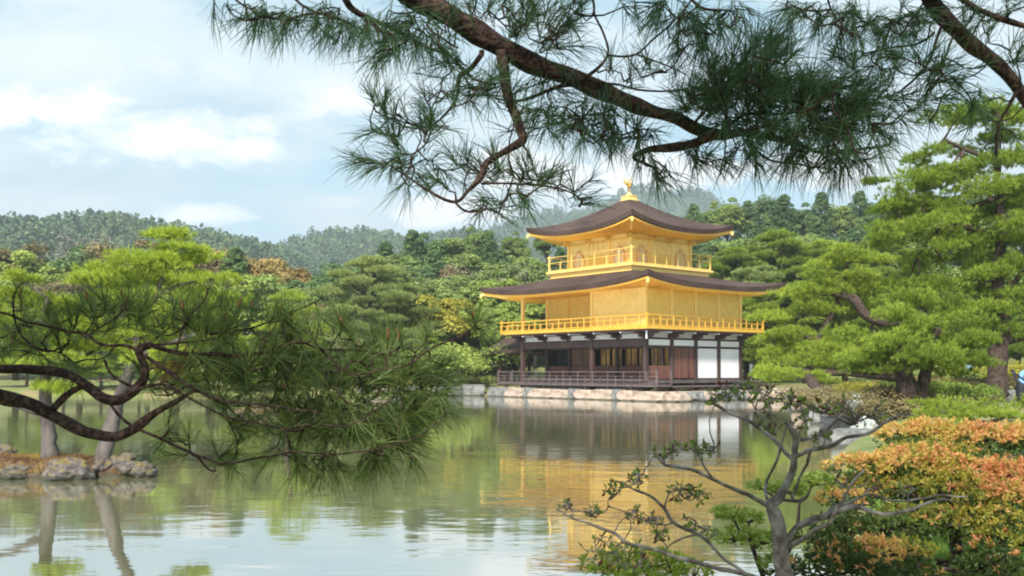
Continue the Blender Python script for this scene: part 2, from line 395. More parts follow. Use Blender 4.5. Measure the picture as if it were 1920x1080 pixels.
# ------------------------------------------------------------------ far hills, with their forest
rng = np.random.default_rng(5)
def crest(prof, px): return np.interp(px, [p[0] for p in prof], [p[1] for p in prof])
def leafquads(C, N, S, rng, asp=.6):
    """one diamond leaf per centre C, normal about N, size S"""
    n = len(C); N = N/np.maximum(np.linalg.norm(N, axis=1, keepdims=True), 1e-6)
    r = rng.normal(size=(n, 3)); a = np.cross(N, r); a /= np.maximum(np.linalg.norm(a, axis=1, keepdims=True), 1e-6)
    b = np.cross(N, a); S = np.asarray(S).reshape(-1, 1)
    V = np.stack([C-a*S, C-b*S*asp, C+a*S, C+b*S*asp], 1).reshape(-1, 3)
    return V, np.arange(4*n).reshape(-1, 4)
def hill(prof, Y0, depth, seed, tree_h, ntree, px0, px1, label):
    rg = np.random.default_rng(seed)
    pxs = np.linspace(px0, px1, 160); ss = np.linspace(-1, .6, 34)
    X = np.repeat(((pxs-960)*Y0/F)[None], len(ss), 0); Y = Y0+ss[:, None]*depth+0*X
    top = np.maximum((HY-crest(prof, pxs))*Y0/F+CH-tree_h*.8, 2)
    prf = np.where(ss < 0, np.cos(ss*pi/2)**.8, np.cos(ss*pi/2*1.2))
    Z = top[None]*prf[:, None]
    for a in range(Z.shape[0]):
        for c in range(Z.shape[1]):
            Z[a, c] += (mnoise.fractal(Vector((X[a, c]*6/depth, Y[a, c]*6/depth, seed)), 1, 2, 4))*top[c]*.10*(1-abs(ss[a])**2) if ss[a] < -.06 else 0
    n2, n1 = X.shape; I = np.arange(n1*n2).reshape(n2, n1)
    Q = np.stack([I[:-1, :-1], I[:-1, 1:], I[1:, 1:], I[1:, :-1]], -1).reshape(-1, 4)
    tag(mobj('hill', npmesh('hill', np.stack([X, Y, Z-1], -1).reshape(-1, 3), Q, M['lf_hill_ground'], True)), kind='structure')
    # trees on the slope facing the pond and along the crest
    fi = rg.uniform(0, n1-1.01, ntree); sj = np.where(rg.random(ntree) < .22, rg.uniform(.90, 1.02, ntree), rg.uniform(.25, 1.0, ntree))
    fj = sj*(np.searchsorted(ss, 0)); fj = np.clip(fj, 0, n2-1.01)
    i0 = fi.astype(int); j0 = fj.astype(int)
    def bil(A): u = fi-i0; v = fj-j0; return (A[j0, i0]*(1-u)+A[j0, i0+1]*u)*(1-v)+(A[j0+1, i0]*(1-u)+A[j0+1, i0+1]*u)*v
    P = np.stack([bil(X), bil(Y), bil(Z)], 1)
    K = 44
    h = tree_h*rg.uniform(.6, 1.25, ntree); con = rg.random(ntree) < .5
    s = rg.random((ntree, K)); th = rg.uniform(0, 2*pi, (ntree, K))
    rad = np.where(con[:, None], (1-s)*.24+.03, np.sin(np.clip(s, .05, 1)*pi*.93)*.36)*h[:, None]
    C = P[:, None]+np.stack([rad*np.cos(th), rad*np.sin(th), s*h[:, None]], -1)
    C = C.reshape(-1, 3); N = np.stack([np.cos(th), np.sin(th), np.full_like(th, .7)], -1).reshape(-1, 3)+rg.normal(size=(ntree*K, 3))*.4
    V, Fq = leafquads(C, N, np.repeat(h*.095, K)*rg.uniform(.6, 1.3, ntree*K), rg, .8)
    tint = np.clip(np.repeat(np.where(con, .05, .35)+rg.random(ntree)*.5, K)+rg.normal(size=ntree*K)*.1, 0, 1)
    tag(mobj('hill_forest', npmesh('hill_forest', V, Fq, M['lf_hill'], False, tint)), label, 'forest', kind='stuff')
M['lf_hill_ground'] = simple('hill_ground', (.03, .055, .022), (.07, .10, .04), .02, .95, 0, 0)
hill([(-400, 418), (0, 426), (120, 425), (280, 428), (330, 440), (420, 452), (500, 468), (560, 486), (640, 530), (760, 640), (800, 680)], 520, 230, 1, 7.5, 6500, -400, 800,
     'hazy wooded hill rising behind the trees on the left')
hill([(420, 660), (480, 520), (530, 476), (580, 462), (640, 450), (700, 450), (760, 454), (830, 440), (900, 455), (1000, 480), (1200, 640)], 800, 260, 2, 9.5, 5000, 420, 1200,
     'bluish forested hill between the left hill and the pavilion')
hill([(800, 560), (880, 460), (960, 418), (1030, 410), (1090, 400), (1150, 380), (1185, 368), (1230, 372), (1290, 372), (1340, 390), (1450, 420), (1600, 500), (1700, 600)], 1350, 400, 3, 13, 3000, 800, 1700,
     'distant blue mountain behind the pavilion roof')

# ------------------------------------------------------------------ tree prototypes
def tubes_np(paths, n=6):
    mb = MB()
    for pts, rad in paths: mb.tube(pts, rad, n)
    return mb
def mb_mesh(mb, name, mat_, smooth=True):
    me = bpy.data.meshes.new(name); me.from_pydata(mb.v, [], mb.f); me.materials.append(mat_)
    me.polygons.foreach_set('use_smooth', [smooth]*len(me.polygons)); me.update(); return me
def lump_leaves(cs, rs, per, S, rg, flat=1.0, up=.35, asp=.6, jit=.5):
    """leaves on the outside of each lump"""
    Vs = []; T = []; Ns = []; Cs = []; Ss = []
    for c, r in zip(cs, rs):
        d = rg.normal(size=(per, 3)); d /= np.linalg.norm(d, axis=1, keepdims=True); d[:, 2] = np.where(d[:, 2] < -.35, -d[:, 2], d[:, 2])
        q = rg.uniform(.62, 1.08, (per, 1))
        Cs.append(c+d*q*r*np.array([1, 1, flat])); Ns.append(d+np.array([0, 0, up])+rg.normal(size=(per, 3))*jit)
        Ss.append(S*rg.uniform(.6, 1.35, per)); T.append(np.clip(rg.uniform(.1, .8)+rg.normal(size=per)*.15, 0, 1))
    V, Fq = leafquads(np.concatenate(Cs), np.concatenate(Ns), np.concatenate(Ss), rg, asp)
    return V, Fq, np.concatenate(T)
def proto_broad(seed, H=9, Wd=3.2, n=48, per=250, S=.125):
    rg = np.random.default_rng(seed); cs = []; rs = []
    for i in range(n):
        d = rg.normal(size=3); d /= np.linalg.norm(d); d[2] = abs(d[2])*1.0-.35 if rg.random() < .8 else d[2]
        q = rg.uniform(.55, 1.0)
        cs.append(np.array([d[0]*Wd*q, d[1]*Wd*q, H*.60+d[2]*H*.34*q])); rs.append(rg.uniform(.45, 1.15))
    V, Fq, T = lump_leaves(cs, rs, per, S, rg, .8)
    paths = [([(0, 0, -.6), (.1, 0, H*.25), (0, .1, H*.55), (.1, 0, H*.8)], [.24, .19, .12, .04])]
    for c in cs[::2]:
        z0 = H*rg.uniform(.25, .5); paths.append(([(0, 0, z0), (c[0]*.5, c[1]*.5, z0+(c[2]-z0)*.6), tuple(c)], [.09, .06, .02]))
    return [('crown', npmesh('crown', V, Fq, M['lf_mid'], False, T)), ('trunk', mb_mesh(tubes_np(paths), 'trunk', M['bark']))], H
def proto_conifer(seed, H=12, n=60, per=190, S=.13, wid=.24):
    rg = np.random.default_rng(seed); cs = []; rs = []
    for i in range(n):
        s = (i+.5)/n; z = H*(.22+.76*s); r = H*wid*(1-s)**.75*rg.uniform(.5, 1.0)+.1; th = i*2.4+rg.uniform(-.4, .4)
        cs.append(np.array([r*cos(th), r*sin(th), z])); rs.append((.45+.75*(1-s))*rg.uniform(.8, 1.2))
    V, Fq, T = lump_leaves(cs, rs, per, S, rg, .75, .5, .45)
    paths = [([(0, 0, -.6), (0, .05, H*.5), (0, 0, H*.97)], [.26, .16, .03])]
    for c in cs[::2]: paths.append(([(0, 0, c[2]-.5), tuple(c)], [.06, .02]))
    return [('crown', npmesh('crown', V, Fq, M['lf_dark'], False, T)), ('trunk', mb_mesh(tubes_np(paths), 'trunk', M['bark']))], H
def tufts_np(P, D, L, k, wd, rg, spread=.9):
    """k slim needles from every point P, fanned about direction D"""
    n = len(P); P = np.repeat(P, k, 0); D = np.repeat(D, k, 0)
    d = D+rg.normal(size=(n*k, 3))*spread*.6; d /= np.linalg.norm(d, axis=1, keepdims=True)
    ll = np.repeat(np.asarray(L).reshape(-1) if hasattr(L, '__len__') else np.full(n, L), k)*rg.uniform(.7, 1.15, n*k)
    sd = np.cross(d, rg.normal(size=(n*k, 3))); sd /= np.maximum(np.linalg.norm(sd, axis=1, keepdims=True), 1e-6)
    V = np.stack([P-sd*wd, P+sd*wd, P+d*ll[:, None]], 1).reshape(-1, 3)
    return V, np.arange(3*n*k).reshape(-1, 3)
def pad_tufts(cs, rs, per, L, k, wd, rg, flat=.28, dens=None):
    Ps = []; Ds = []; T = []
    for c, r in zip(cs, rs):
        m = per if dens is None else int(per*(r/1.0)**2)+20
        a = rg.uniform(0, 2*pi, m); q = np.sqrt(rg.random(m)); wob = 1+.25*np.sin(a*3+rg.uniform(0, 6))+.15*np.sin(a*5+rg.uniform(0, 6))
        x = np.cos(a)*q*r*wob; y = np.sin(a)*q*r*wob
        z = np.sqrt(np.maximum(1-q*q, 0))*r*flat*rg.uniform(-.35, 1, m)+.10*r*np.sin(x*5/r+rg.uniform(0, 6))*np.cos(y*4/r)
        Ps.append(np.stack([x, y, z], 1)+c); Ds.append(np.stack([np.cos(a)*q*.8, np.sin(a)*q*.8, np.full(m, .75)], 1))
        T.append(np.clip(rg.uniform(.2, .6)+z/(r*flat+1e-6)*.25+rg.normal(size=m)*.14, 0, 1))
    P = np.concatenate(Ps); V, Fq = tufts_np(P, np.concatenate(Ds), L, k, wd, rg)
    return V, Fq, np.repeat(np.concatenate(T), k)
def proto_pine(seed, H=8, Wd=3.0, n=26):
    rg = np.random.default_rng(seed); cs = []; rs = []
    trunk = [np.array([sin(s*5+seed)*.35*s, cos(s*4+seed)*.3*s, H*.94*s]) for s in np.linspace(0, 1, 8)]
    for i in range(n):
        s = (i+.5)/n; z = H*(.24+.74*s); r = Wd*(1-s**2.2)**.5*rg.uniform(.35, 1.0); th = i*2.4+rg.uniform(-.5, .5)
        cs.append(np.array([r*cos(th), r*sin(th), z])); rs.append(rg.uniform(.75, 1.35)*(1.1-.4*s))
    V, Fq, T = pad_tufts(cs, rs, 300, .24, 7, .024, rg, .42)
    tr = [tuple(p-np.array([0, 0, .6*(i == 0)])) for i, p in enumerate(trunk)]
    paths = [(tr, [.22-.19*i/7 for i in range(8)])]
    for c in cs:
        b = trunk[min(7, int(max(c[2]-.5, 0)/H*7.4))]; mid = (b+c)/2+np.array([0, 0, -.1]); paths.append(([tuple(b), tuple(mid), tuple(c-np.array([0, 0, .05]))], [.07, .05, .02]))
    return [('crown', npmesh('crown', V, Fq, M['lf_niwaki'], False, T)), ('trunk', mb_mesh(tubes_np(paths), 'trunk', M['bark']))], H
def proto_bare(seed, H=7):
    rg = np.random.default_rng(seed); paths = [([(0, 0, -.5), (.1, 0, H*.4), (0, .1, H*.7)], [.15, .11, .05])]; tips = []
    for i in range(22):
        th = rg.uniform(0, 6.28); e = rg.uniform(.5, 1.2); z0 = H*rg.uniform(.25, .65); l = rg.uniform(1.2, 2.6)
        p = np.array([0, 0, z0]); q = p+np.array([cos(th)*cos(e), sin(th)*cos(e), sin(e)])*l; paths.append(([tuple(p), tuple((p+q)/2+rg.normal(size=3)*.1), tuple(q)], [.05, .03, .012])); tips += [q, (p+q)/2]
        for j in range(4):
            r = q+rg.normal(size=3)*.55; paths.append(([tuple((p+q*2)/3), tuple(r)], [.02, .008])); tips.append(r)
    V, Fq = leafquads(np.repeat(np.array(tips), 22, 0)+rg.normal(size=(len(tips)*22, 3))*.35, rg.normal(size=(len(tips)*22, 3)), rg.uniform(.04, .12, len(tips)*22), rg, .3)
    return [('crown', npmesh('crown', V, Fq, M['lf_grey'], False, rg.random(len(Fq)))), ('trunk', mb_mesh(tubes_np(paths, 5), 'trunk', M['bark_grey']))], H
def proto_bush(seed):
    rg = np.random.default_rng(seed); cs = [np.array([rg.normal()*.6, rg.normal()*.6, rg.uniform(.3, .8)]) for _ in range(16)]
    V, Fq, T = lump_leaves(cs, [rg.uniform(.3, .6) for _ in cs], 420, .042, rg, .8)
    return [('crown', npmesh('crown', V, Fq, M['lf_mid'], False, T)), ('trunk', mb_mesh(tubes_np([([(0, 0, -.3), tuple(c)], [.04, .015]) for c in cs], 5), 'trunk', M['bark']))], 1.3
PROTO = {'broad': [proto_broad(s) for s in (11, 12, 13, 14)], 'tallbroad': [proto_broad(s, 12, 2.8, 60, 220) for s in (21, 22, 23)],
         'conifer': [proto_conifer(s) for s in (31, 32, 33)], 'pine': [proto_pine(s) for s in (41, 42, 43, 44)],
         'bare': [proto_bare(51), proto_bare(52)], 'bush': [proto_bush(s) for s in (61, 62, 63)]}
rnd = random.Random(7)
NAMES = {'broad': 'broadleaf_tree', 'tallbroad': 'broadleaf_tree', 'conifer': 'conifer_tree', 'pine': 'pine_tree', 'bare': 'leafless_tree', 'bush': 'shrub'}
def plant(kind, px, topy, Y, leaf, label, group, wide=1.0, base=None):
    parts, H = rnd.choice(PROTO[kind])
    x = (px-960)*Y/F; zb = tz(x, Y) if base is None else base
    zt = CH+(HY-topy)*Y/F; h = max(zt-zb, 1.0); s = h/H
    r = empty(NAMES[kind], (x, Y, zb), rnd.uniform(0, 6.28)); ws = min(s, 1.25) if kind != 'bush' else s
    ws = max(ws, s*.8)*wide; r.scale = (ws, ws, s)
    tag(r, label, 'shrub' if kind == 'bush' else 'tree', group)
    for nm, me in parts:
        o = mobj(nm, me, r)
        if nm == 'crown' and leaf:
            o.material_slots[0].link = 'OBJECT'; o.material_slots[0].material = M[leaf]
    return r
ORD = ['nearest', 'second', 'third', 'fourth', 'fifth', 'sixth', 'seventh', 'eighth', 'ninth', 'tenth', 'eleventh', 'twelfth', 'thirteenth', 'fourteenth', 'fifteenth',
       'sixteenth', 'seventeenth', 'eighteenth', 'nineteenth', 'twentieth', 'twenty-first', 'twenty-second', 'twenty-third', 'twenty-fourth', 'twenty-fifth', 'twenty-sixth',
       'twenty-seventh', 'twenty-eighth', 'twenty-ninth', 'thirtieth']
COL = {'lf_niwaki': 'bright yellow green', 'lf_pine': 'green', 'lf_pine_pale': 'pale green', 'lf_dark': 'dark green', 'lf_mid': 'mid green', 'lf_light': 'light green',
       'lf_yellow': 'yellow', 'lf_orange': 'orange brown', 'lf_olive': 'olive brown', 'lf_grey': 'greyish', None: 'green'}
KW = {'broad': 'broadleaf tree', 'tallbroad': 'tall broadleaf tree', 'conifer': 'conifer', 'pine': 'pine tree', 'bare': 'thin leafless tree', 'bush': 'low bush'}
def row(items, where, group, anchor_px, anchor, wide=1.0):
    """items: (kind, px, topy, Y, leaf)"""
    for side in (-1, 1):
        its = sorted([i for i in items if (i[1]-anchor_px)*side > 0 or (side == 1 and i[1] == anchor_px)], key=lambda i: abs(i[1]-anchor_px))
        for n, i in enumerate(its):
            sd_ = 'left' if side < 0 else 'right'
            nth = ORD[n]
            plant(*i, label='%s %s in %s, %s %s of %s' % (COL[i[4]], KW[i[0]], where, nth, sd_, anchor), group=group, wide=wide)

# ------------------------------------------------------------------ background woods, row by row
PAV = 'the pavilion'
row([('tallbroad', 1215, 402, 118, 'lf_light'), ('broad', 1262, 396, 118, 'lf_mid'), ('conifer', 1300, 382, 132, 'lf_dark'), ('tallbroad', 1338, 372, 135, 'lf_mid'), ('tallbroad', 1364, 356, 135, 'lf_mid'),
     ('conifer', 1402, 376, 135, 'lf_dark'), ('tallbroad', 1440, 348, 138, 'lf_dark'), ('conifer', 1470, 364, 135, 'lf_dark'), ('tallbroad', 1505, 368, 135, 'lf_dark'),
     ('conifer', 1540, 360, 135, 'lf_dark'), ('tallbroad', 1578, 366, 135, 'lf_mid'), ('conifer', 1612, 358, 135, 'lf_dark'), ('tallbroad', 1650, 362, 135, 'lf_dark'), ('conifer', 1690, 350, 135, 'lf_dark'),
     ('conifer', 1730, 340, 135, 'lf_dark'), ('tallbroad', 1775, 335, 135, 'lf_mid'), ('conifer', 1820, 340, 135, 'lf_dark'), ('tallbroad', 1870, 330, 135, 'lf_dark'), ('conifer', 1915, 325, 135, 'lf_dark'), ('tallbroad', 1965, 330, 135, 'lf_dark'),
     ('tallbroad', 1140, 425, 118, 'lf_mid'), ('tallbroad', 1080, 428, 118, 'lf_dark'), ('tallbroad', 1025, 415, 120, 'lf_mid'), ('tallbroad', 965, 424, 118, 'lf_mid'), ('conifer', 915, 432, 118, 'lf_dark'), ('tallbroad', 893, 410, 120, 'lf_mid'),
     ('tallbroad', 845, 424, 118, 'lf_mid'), ('tallbroad', 806, 418, 118, 'lf_dark'), ('conifer', 775, 430, 116, 'lf_dark'), ('broad', 742, 448, 116, 'lf_mid'), ('conifer', 722, 452, 116, 'lf_dark')],
    'the ridge row', 'trees on the ridge behind the pavilion', 1180, PAV, 1.15)
row([('tallbroad', 1235, 440, 105, 'lf_mid'), ('conifer', 1290, 432, 105, 'lf_dark'), ('broad', 1345, 428, 108, 'lf_dark'), ('broad', 1395, 425, 105, 'lf_mid'), ('conifer', 1440, 410, 108, 'lf_dark'),
     ('broad', 1490, 418, 105, 'lf_mid'), ('conifer', 1530, 405, 108, 'lf_dark'), ('broad', 1580, 415, 105, 'lf_dark'), ('conifer', 1630, 405, 108, 'lf_dark'), ('broad', 1685, 400, 105, 'lf_mid'),
     ('conifer', 1740, 395, 105, 'lf_dark'), ('broad', 1800, 400, 105, 'lf_mid'), ('conifer', 1860, 395, 105, 'lf_dark'), ('broad', 1920, 400, 105, 'lf_mid'),
     ('broad', 1120, 470, 100, 'lf_mid'), ('conifer', 1050, 465, 100, 'lf_dark'), ('broad', 990, 462, 100, 'lf_mid'), ('conifer', 940, 468, 100, 'lf_dark'), ('broad', 900, 465, 100, 'lf_mid'), ('broad', 855, 470, 100, 'lf_olive'),
     ('conifer', 815, 468, 100, 'lf_dark'), ('broad', 770, 475, 100, 'lf_dark'), ('broad', 715, 470, 100, 'lf_mid')],
    'the row below the ridge', 'trees on the slope below the ridge', 1180, PAV, 1.2)
row([('pine', 1388, 470, 82, 'lf_pine'), ('pine', 1452, 436, 84, 'lf_pine'), ('pine', 1420, 500, 76, 'lf_pine_pale'), ('pine', 1500, 462, 84, 'lf_pine'), ('pine', 1550, 455, 84, 'lf_niwaki'), ('broad', 1610, 465, 84, 'lf_mid'),
     ('pine', 1670, 460, 84, 'lf_pine'), ('broad', 1750, 455, 84, 'lf_mid'), ('pine', 1830, 460, 84, 'lf_pine'), ('broad', 1905, 455, 84, 'lf_mid'),
     ('pine', 1350, 480, 90, 'lf_pine_pale'), ('broad', 1300, 478, 88, 'lf_mid'), ('broad', 1240, 485, 88, 'lf_mid'), ('broad', 1100, 490, 86, 'lf_mid'), ('broad', 1030, 486, 84, 'lf_mid'), ('bare', 1003, 500, 80, 'lf_grey'),
     ('broad', 965, 500, 80, 'lf_light'), ('broad', 915, 490, 84, 'lf_mid'), ('bare', 850, 498, 84, 'lf_grey'), ('broad', 880, 510, 82, 'lf_mid'), ('broad', 800, 500, 84, 'lf_mid'), ('pine', 745, 502, 84, 'lf_pine_pale')],
    'the middle row', 'trees in the middle of the wood', 1180, PAV, 1.2)
row([('pine', 1400, 560, 70, 'lf_pine'), ('pine', 1450, 540, 68, 'lf_niwaki'), ('pine', 1510, 530, 66, 'lf_pine'), ('pine', 1585, 520, 66, 'lf_niwaki'), ('pine', 1660, 530, 64, 'lf_pine'), ('pine', 1740, 540, 64, 'lf_pine'), ('pine', 1830, 530, 62, 'lf_pine'), ('pine', 1910, 540, 62, 'lf_pine'),
     ('broad', 955, 560, 72, 'lf_light'), ('broad', 905, 550, 74, 'lf_mid'), ('broad', 860, 560, 74, 'lf_light'), ('broad', 818, 536, 71, 'lf_yellow'), ('broad', 780, 560, 74, 'lf_mid'),
     ('pine', 690, 484, 70, 'lf_pine_pale'), ('pine', 735, 530, 69, 'lf_pine_pale'), ('bare', 655, 545, 72, 'lf_grey'), ('broad', 610, 540, 74, 'lf_olive'), ('broad', 560, 530, 74, 'lf_light'), ('broad', 505, 505, 74, 'lf_mid'), ('broad', 450, 500, 74, 'lf_light'), ('broad', 390, 500, 74, 'lf_olive'),
     ('broad', 330, 500, 74, 'lf_light'), ('bare', 275, 520, 74, 'lf_grey'), ('broad', 215, 515, 74, 'lf_light'), ('broad', 150, 520, 74, 'lf_mid'), ('broad', 90, 500, 74, 'lf_olive'), ('broad', 30, 510, 74, 'lf_mid'), ('broad', -30, 510, 74, 'lf_mid')],
    'the front row', 'trees in the front row of the wood', 1180, PAV, 1.25)
row([('tallbroad', 20, 424, 92, 'lf_olive'), ('broad', 75, 452, 92, 'lf_light'), ('broad', 140, 440, 95, 'lf_dark'), ('bare', 172, 424, 98, 'lf_grey'), ('broad', 218, 446, 92, 'lf_olive'), ('tallbroad', 270, 424, 92, 'lf_olive'), ('broad', 320, 440, 95, 'lf_mid'),
     ('broad', 372, 450, 92, 'lf_light'), ('broad', 415, 440, 92, 'lf_olive'), ('conifer', 440, 462, 88, 'lf_dark'), ('broad', 480, 455, 92, 'lf_orange'), ('broad', 540, 466, 92, 'lf_orange'), ('broad', 600, 486, 88, 'lf_dark'),
     ('broad', 650, 476, 95, 'lf_dark'), ('tallbroad', -30, 430, 92, 'lf_mid')],
    'the tall left row', 'tall trees below the left hill', 690, 'the pale pine', 1.2)
its = []
for px, ty, lf, kd in [(862, 615, 'lf_niwaki', 'pine'), (905, 600, 'lf_light', 'pine'), (840, 640, 'lf_light', 'bush'), (800, 625, 'lf_niwaki', 'pine'), (755, 640, 'lf_light', 'broad'), (700, 630, 'lf_pine', 'pine'), (650, 640, 'lf_mid', 'broad'),
                       (590, 630, 'lf_pine', 'pine'), (530, 640, 'lf_mid', 'broad'), (470, 630, 'lf_niwaki', 'pine'), (400, 640, 'lf_mid', 'broad'), (330, 630, 'lf_pine', 'pine'), (260, 640, 'lf_mid', 'broad'), (190, 630, 'lf_pine', 'pine'),
                       (120, 640, 'lf_mid', 'broad'), (50, 630, 'lf_pine', 'pine'), (-20, 640, 'lf_mid', 'broad')]:
    Yb = 66.5 if px > 500 else (65 if px > 250 else 63)
    its.append((kd, px, ty, Yb+rnd.uniform(-.5, 1.5)+(11 if px > 860 else 0), lf))
its += [('pine', 940, 640, 80, 'lf_niwaki'), ('pine', 985, 620, 82, 'lf_pine'), ('pine', 1030, 625, 82, 'lf_light'), ('pine', 965, 600, 86, 'lf_niwaki')]
row(its, 'the low waterside row', 'low trees along the far bank', 915, 'the fishing deck', 1.3)
its = [('bush', px, 712, Yb, lf) for px, Yb, lf in [(838, 65.3, 'lf_light'), (815, 65.3, 'lf_orange'), (780, 65.6, 'lf_olive'), (740, 65.8, 'lf_mid'), (690, 66, 'lf_light'), (640, 66, 'lf_mid'), (870, 66, 'lf_mid'), (895, 66.5, 'lf_olive'), (590, 66, 'lf_light'), (530, 65.5, 'lf_mid'), (460, 65, 'lf_light')]]
row(its, 'the far shrubbery', 'bushes at the far water edge', 920, 'the fishing deck', 1.6)

# ------------------------------------------------------------------ the golden pavilion
D0, AZ = 53.58, R(39.6)
PX0 = 7.46
pav = empty('golden_pavilion', (PX0, D0, -.09), AZ)
tag(pav, 'three storeyed golden pavilion with dark shingled roofs standing on stones by the pond', 'pavilion')
Lw, Rw, B = 10.6, 8.48, 2.12
def part(mb, name, m, bevel=0, smooth=False, parent=None, label=None):
    o = mb.build(name, M[m], parent or pav, smooth, bevel)
    if label: o['label'] = label
    return o
def box(a, b, name, m, bevel=.012, label=None, parent=None): return part(MB().box(a, b), name, m, bevel, label=label, parent=parent)
def ring(x0, x1, y0, y1, n):
    """points round a rectangle with their distance along the side"""
    out = []
    cs = [(x0, y0), (x1, y0), (x1, y1), (x0, y1)]
    for i in range(4):
        a, b_ = cs[i], cs[(i+1) % 4]
        for k in range(n): out.append((a[0]+(b_[0]-a[0])*k/n, a[1]+(b_[1]-a[1])*k/n, k/n, i))
    return out
def hip(outer, ze, up, pw, inner, zt, conc, thick, wall, zwall, sof, roofname):
    n = 26; S = 12
    ro = ring(*outer, n); ri = ring(*inner, n); rw = ring(*wall, n)
    N = len(ro); e = [up*abs(2*p[2]-1)**pw for p in ro]
    # shingled top with its thick cut edge
    vs = []; fs = []
    for s in range(S+1):
        q = s/S
        for i in range(N):
            x = ro[i][0]+(ri[i][0]-ro[i][0])*q; y = ro[i][1]+(ri[i][1]-ro[i][1])*q
            z = (ze+thick)+(zt-ze-thick)*(q**conc)+e[i]*(1-q)**2.2
            vs.append((x, y, z))
    for s in range(S):
        for i in range(N): j = (i+1) % N; fs.append((s*N+i, s*N+j, (s+1)*N+j, (s+1)*N+i))
    b0 = len(vs)
    for i in range(N):
        vs.append((ro[i][0]*.996+ .004*ri[i][0], ro[i][1]*.996+.004*ri[i][1], ze+e[i]))
    for i in range(N): j = (i+1) % N; fs.append((b0+i, b0+j, j, i))
    b1 = len(vs)
    for i in range(N): vs.append((ro[i][0]+(rw[i][0]-ro[i][0])*.12, ro[i][1]+(rw[i][1]-ro[i][1])*.12, ze+e[i]*.8+.02))
    for i in range(N): j = (i+1) % N; fs.append((b1+i, b1+j, b0+j, b0+i))
    m = MB(); m.add(vs, fs); roof = part(m, roofname, 'bark_roof')
    # gilded board and soffit below it
    m = MB(); vs = []; fs = []
    for q, dzz in ((.06, -.004), (.06, -.11), (.10, -.11), (.16, -.04), (1.0, None)):
        for i in range(N):
            x = ro[i][0]+(rw[i][0]-ro[i][0])*q; y = ro[i][1]+(rw[i][1]-ro[i][1])*q
            vs.append((x, y, ze+e[i]*.85+dzz if dzz is not None else zwall))
    for s in range(4):
        for i in range(N): j = (i+1) % N; fs.append(((s+1)*N+i, (s+1)*N+j, s*N+j, s*N+i))
    m.add(vs, fs); part(m, 'soffit', sof, parent=roof)
    # rafters
    m = MB(); cx, cy = (outer[0]+outer[1])/2, (outer[2]+outer[3])/2
    R2 = ring(*outer, 44); W2 = ring(*wall, 44)
    for a, w_ in zip(R2, W2):
        if a[2] == 0: continue
        ee = up*abs(2*a[2]-1)**pw*.85
        pa = Vector((a[0]+(w_[0]-a[0])*.09, a[1]+(w_[1]-a[1])*.09, ze+ee-.09)); pb = Vector((w_[0], w_[1], zwall-.05))
        m.tube([pa, pb], .038, 4)
    part(m, 'rafters', 'gold', parent=roof)
    return roof
# --- stone-level posts and floor
box((0, 0, 1.10), (Rw, Lw, 1.26), 'floor', 'wood_grey')
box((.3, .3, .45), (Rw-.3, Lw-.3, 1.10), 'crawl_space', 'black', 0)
def post(x, y, z0, z1, m, r=.12, name='post'): return box((x-r, y-r, z0), (x+r, y+r, z1), name, m, .015)
for x, y in [(0, 0), (0, 4.24), (0, Lw), (B, Lw)]: post(x, y, .55, 4.0, 'wood')
for k in range(1, 5): post(B*k, 0, .55, 4.0, 'wood')
for k in range(2, 5): post(B*k, Lw, .55, 4.0, 'wood')
for k in range(1, 5): post(Rw, B*k, .55, 4.0, 'wood')
for k in range(1, 5): post(B, B*k, 1.26, 3.9, 'wood', .09, 'inner_post')
# --- ground floor walls: the recessed south wall behind the open veranda
box((B+.02, .1, 1.26), (B+.10, Lw-.1, 2.02), 'wainscot', 'wood_red')
box((B+.02, .1, 3.06), (B+.10, Lw-.1, 3.95), 'inner_lintel', 'wood')
box((B+.12, 6.45, 2.02), (B+.18, 8.40, 3.06), 'lattice_shutter', 'lattice')
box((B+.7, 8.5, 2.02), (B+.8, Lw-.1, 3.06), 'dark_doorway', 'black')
for k, (a, b_) in enumerate([(.12, .95), (1.15, 2.0), (2.25, 2.95), (3.15, 4.1), (4.4, 5.2), (5.45, 6.2)]):
    box((B+.55, a, 2.02), (B+.60, b_, 3.06), 'gilded_screen', 'blind', 0)
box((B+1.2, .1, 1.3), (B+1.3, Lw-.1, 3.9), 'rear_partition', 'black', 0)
for k in range(1, 10): box((B+.06, k*1.06-.03, 2.0), (B+.11, k*1.06+.03, 3.08), 'mullion', 'wood', 0)
# ceiling of the veranda, front lintel
box((.05, .05, 3.86), (Rw-.05, Lw-.05, 3.94), 'ceiling', 'wood')
box((-.08, .13, 3.10), (.08, 4.11, 3.50), 'lintel', 'wood'); box((-.08, 4.37, 3.10), (.08, Lw-.13, 3.50), 'lintel', 'wood')
box((.13, Lw-.08, 3.10), (B-.13, Lw+.08, 3.50), 'lintel', 'wood')
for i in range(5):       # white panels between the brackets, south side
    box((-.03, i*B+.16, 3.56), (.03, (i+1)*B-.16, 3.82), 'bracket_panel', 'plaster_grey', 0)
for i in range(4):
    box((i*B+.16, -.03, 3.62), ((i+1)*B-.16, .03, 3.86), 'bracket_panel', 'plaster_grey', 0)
    box((i*B+.12, -.05, 3.50), ((i+1)*B-.12, .07, 3.60), 'rail_beam', 'wood')
    box((i*B+.12, -.03, 3.17), ((i+1)*B-.12, .03, 3.50), 'transom_panel', 'plaster', 0, label='white plaster transom panel')
    box((i*B+.12, -.06, 3.04), ((i+1)*B-.12, .07, 3.17), 'rail_beam', 'wood')
for i in (2, 3): box((i*B+.12, -.02, 1.30), ((i+1)*B-.12, .04, 3.04), 'wall_panel', 'plaster', 0, label='tall white plaster wall panel')
box((.12, -.03, 1.27), (B-.12, .03, 2.02), 'wainscot', 'wood_red')
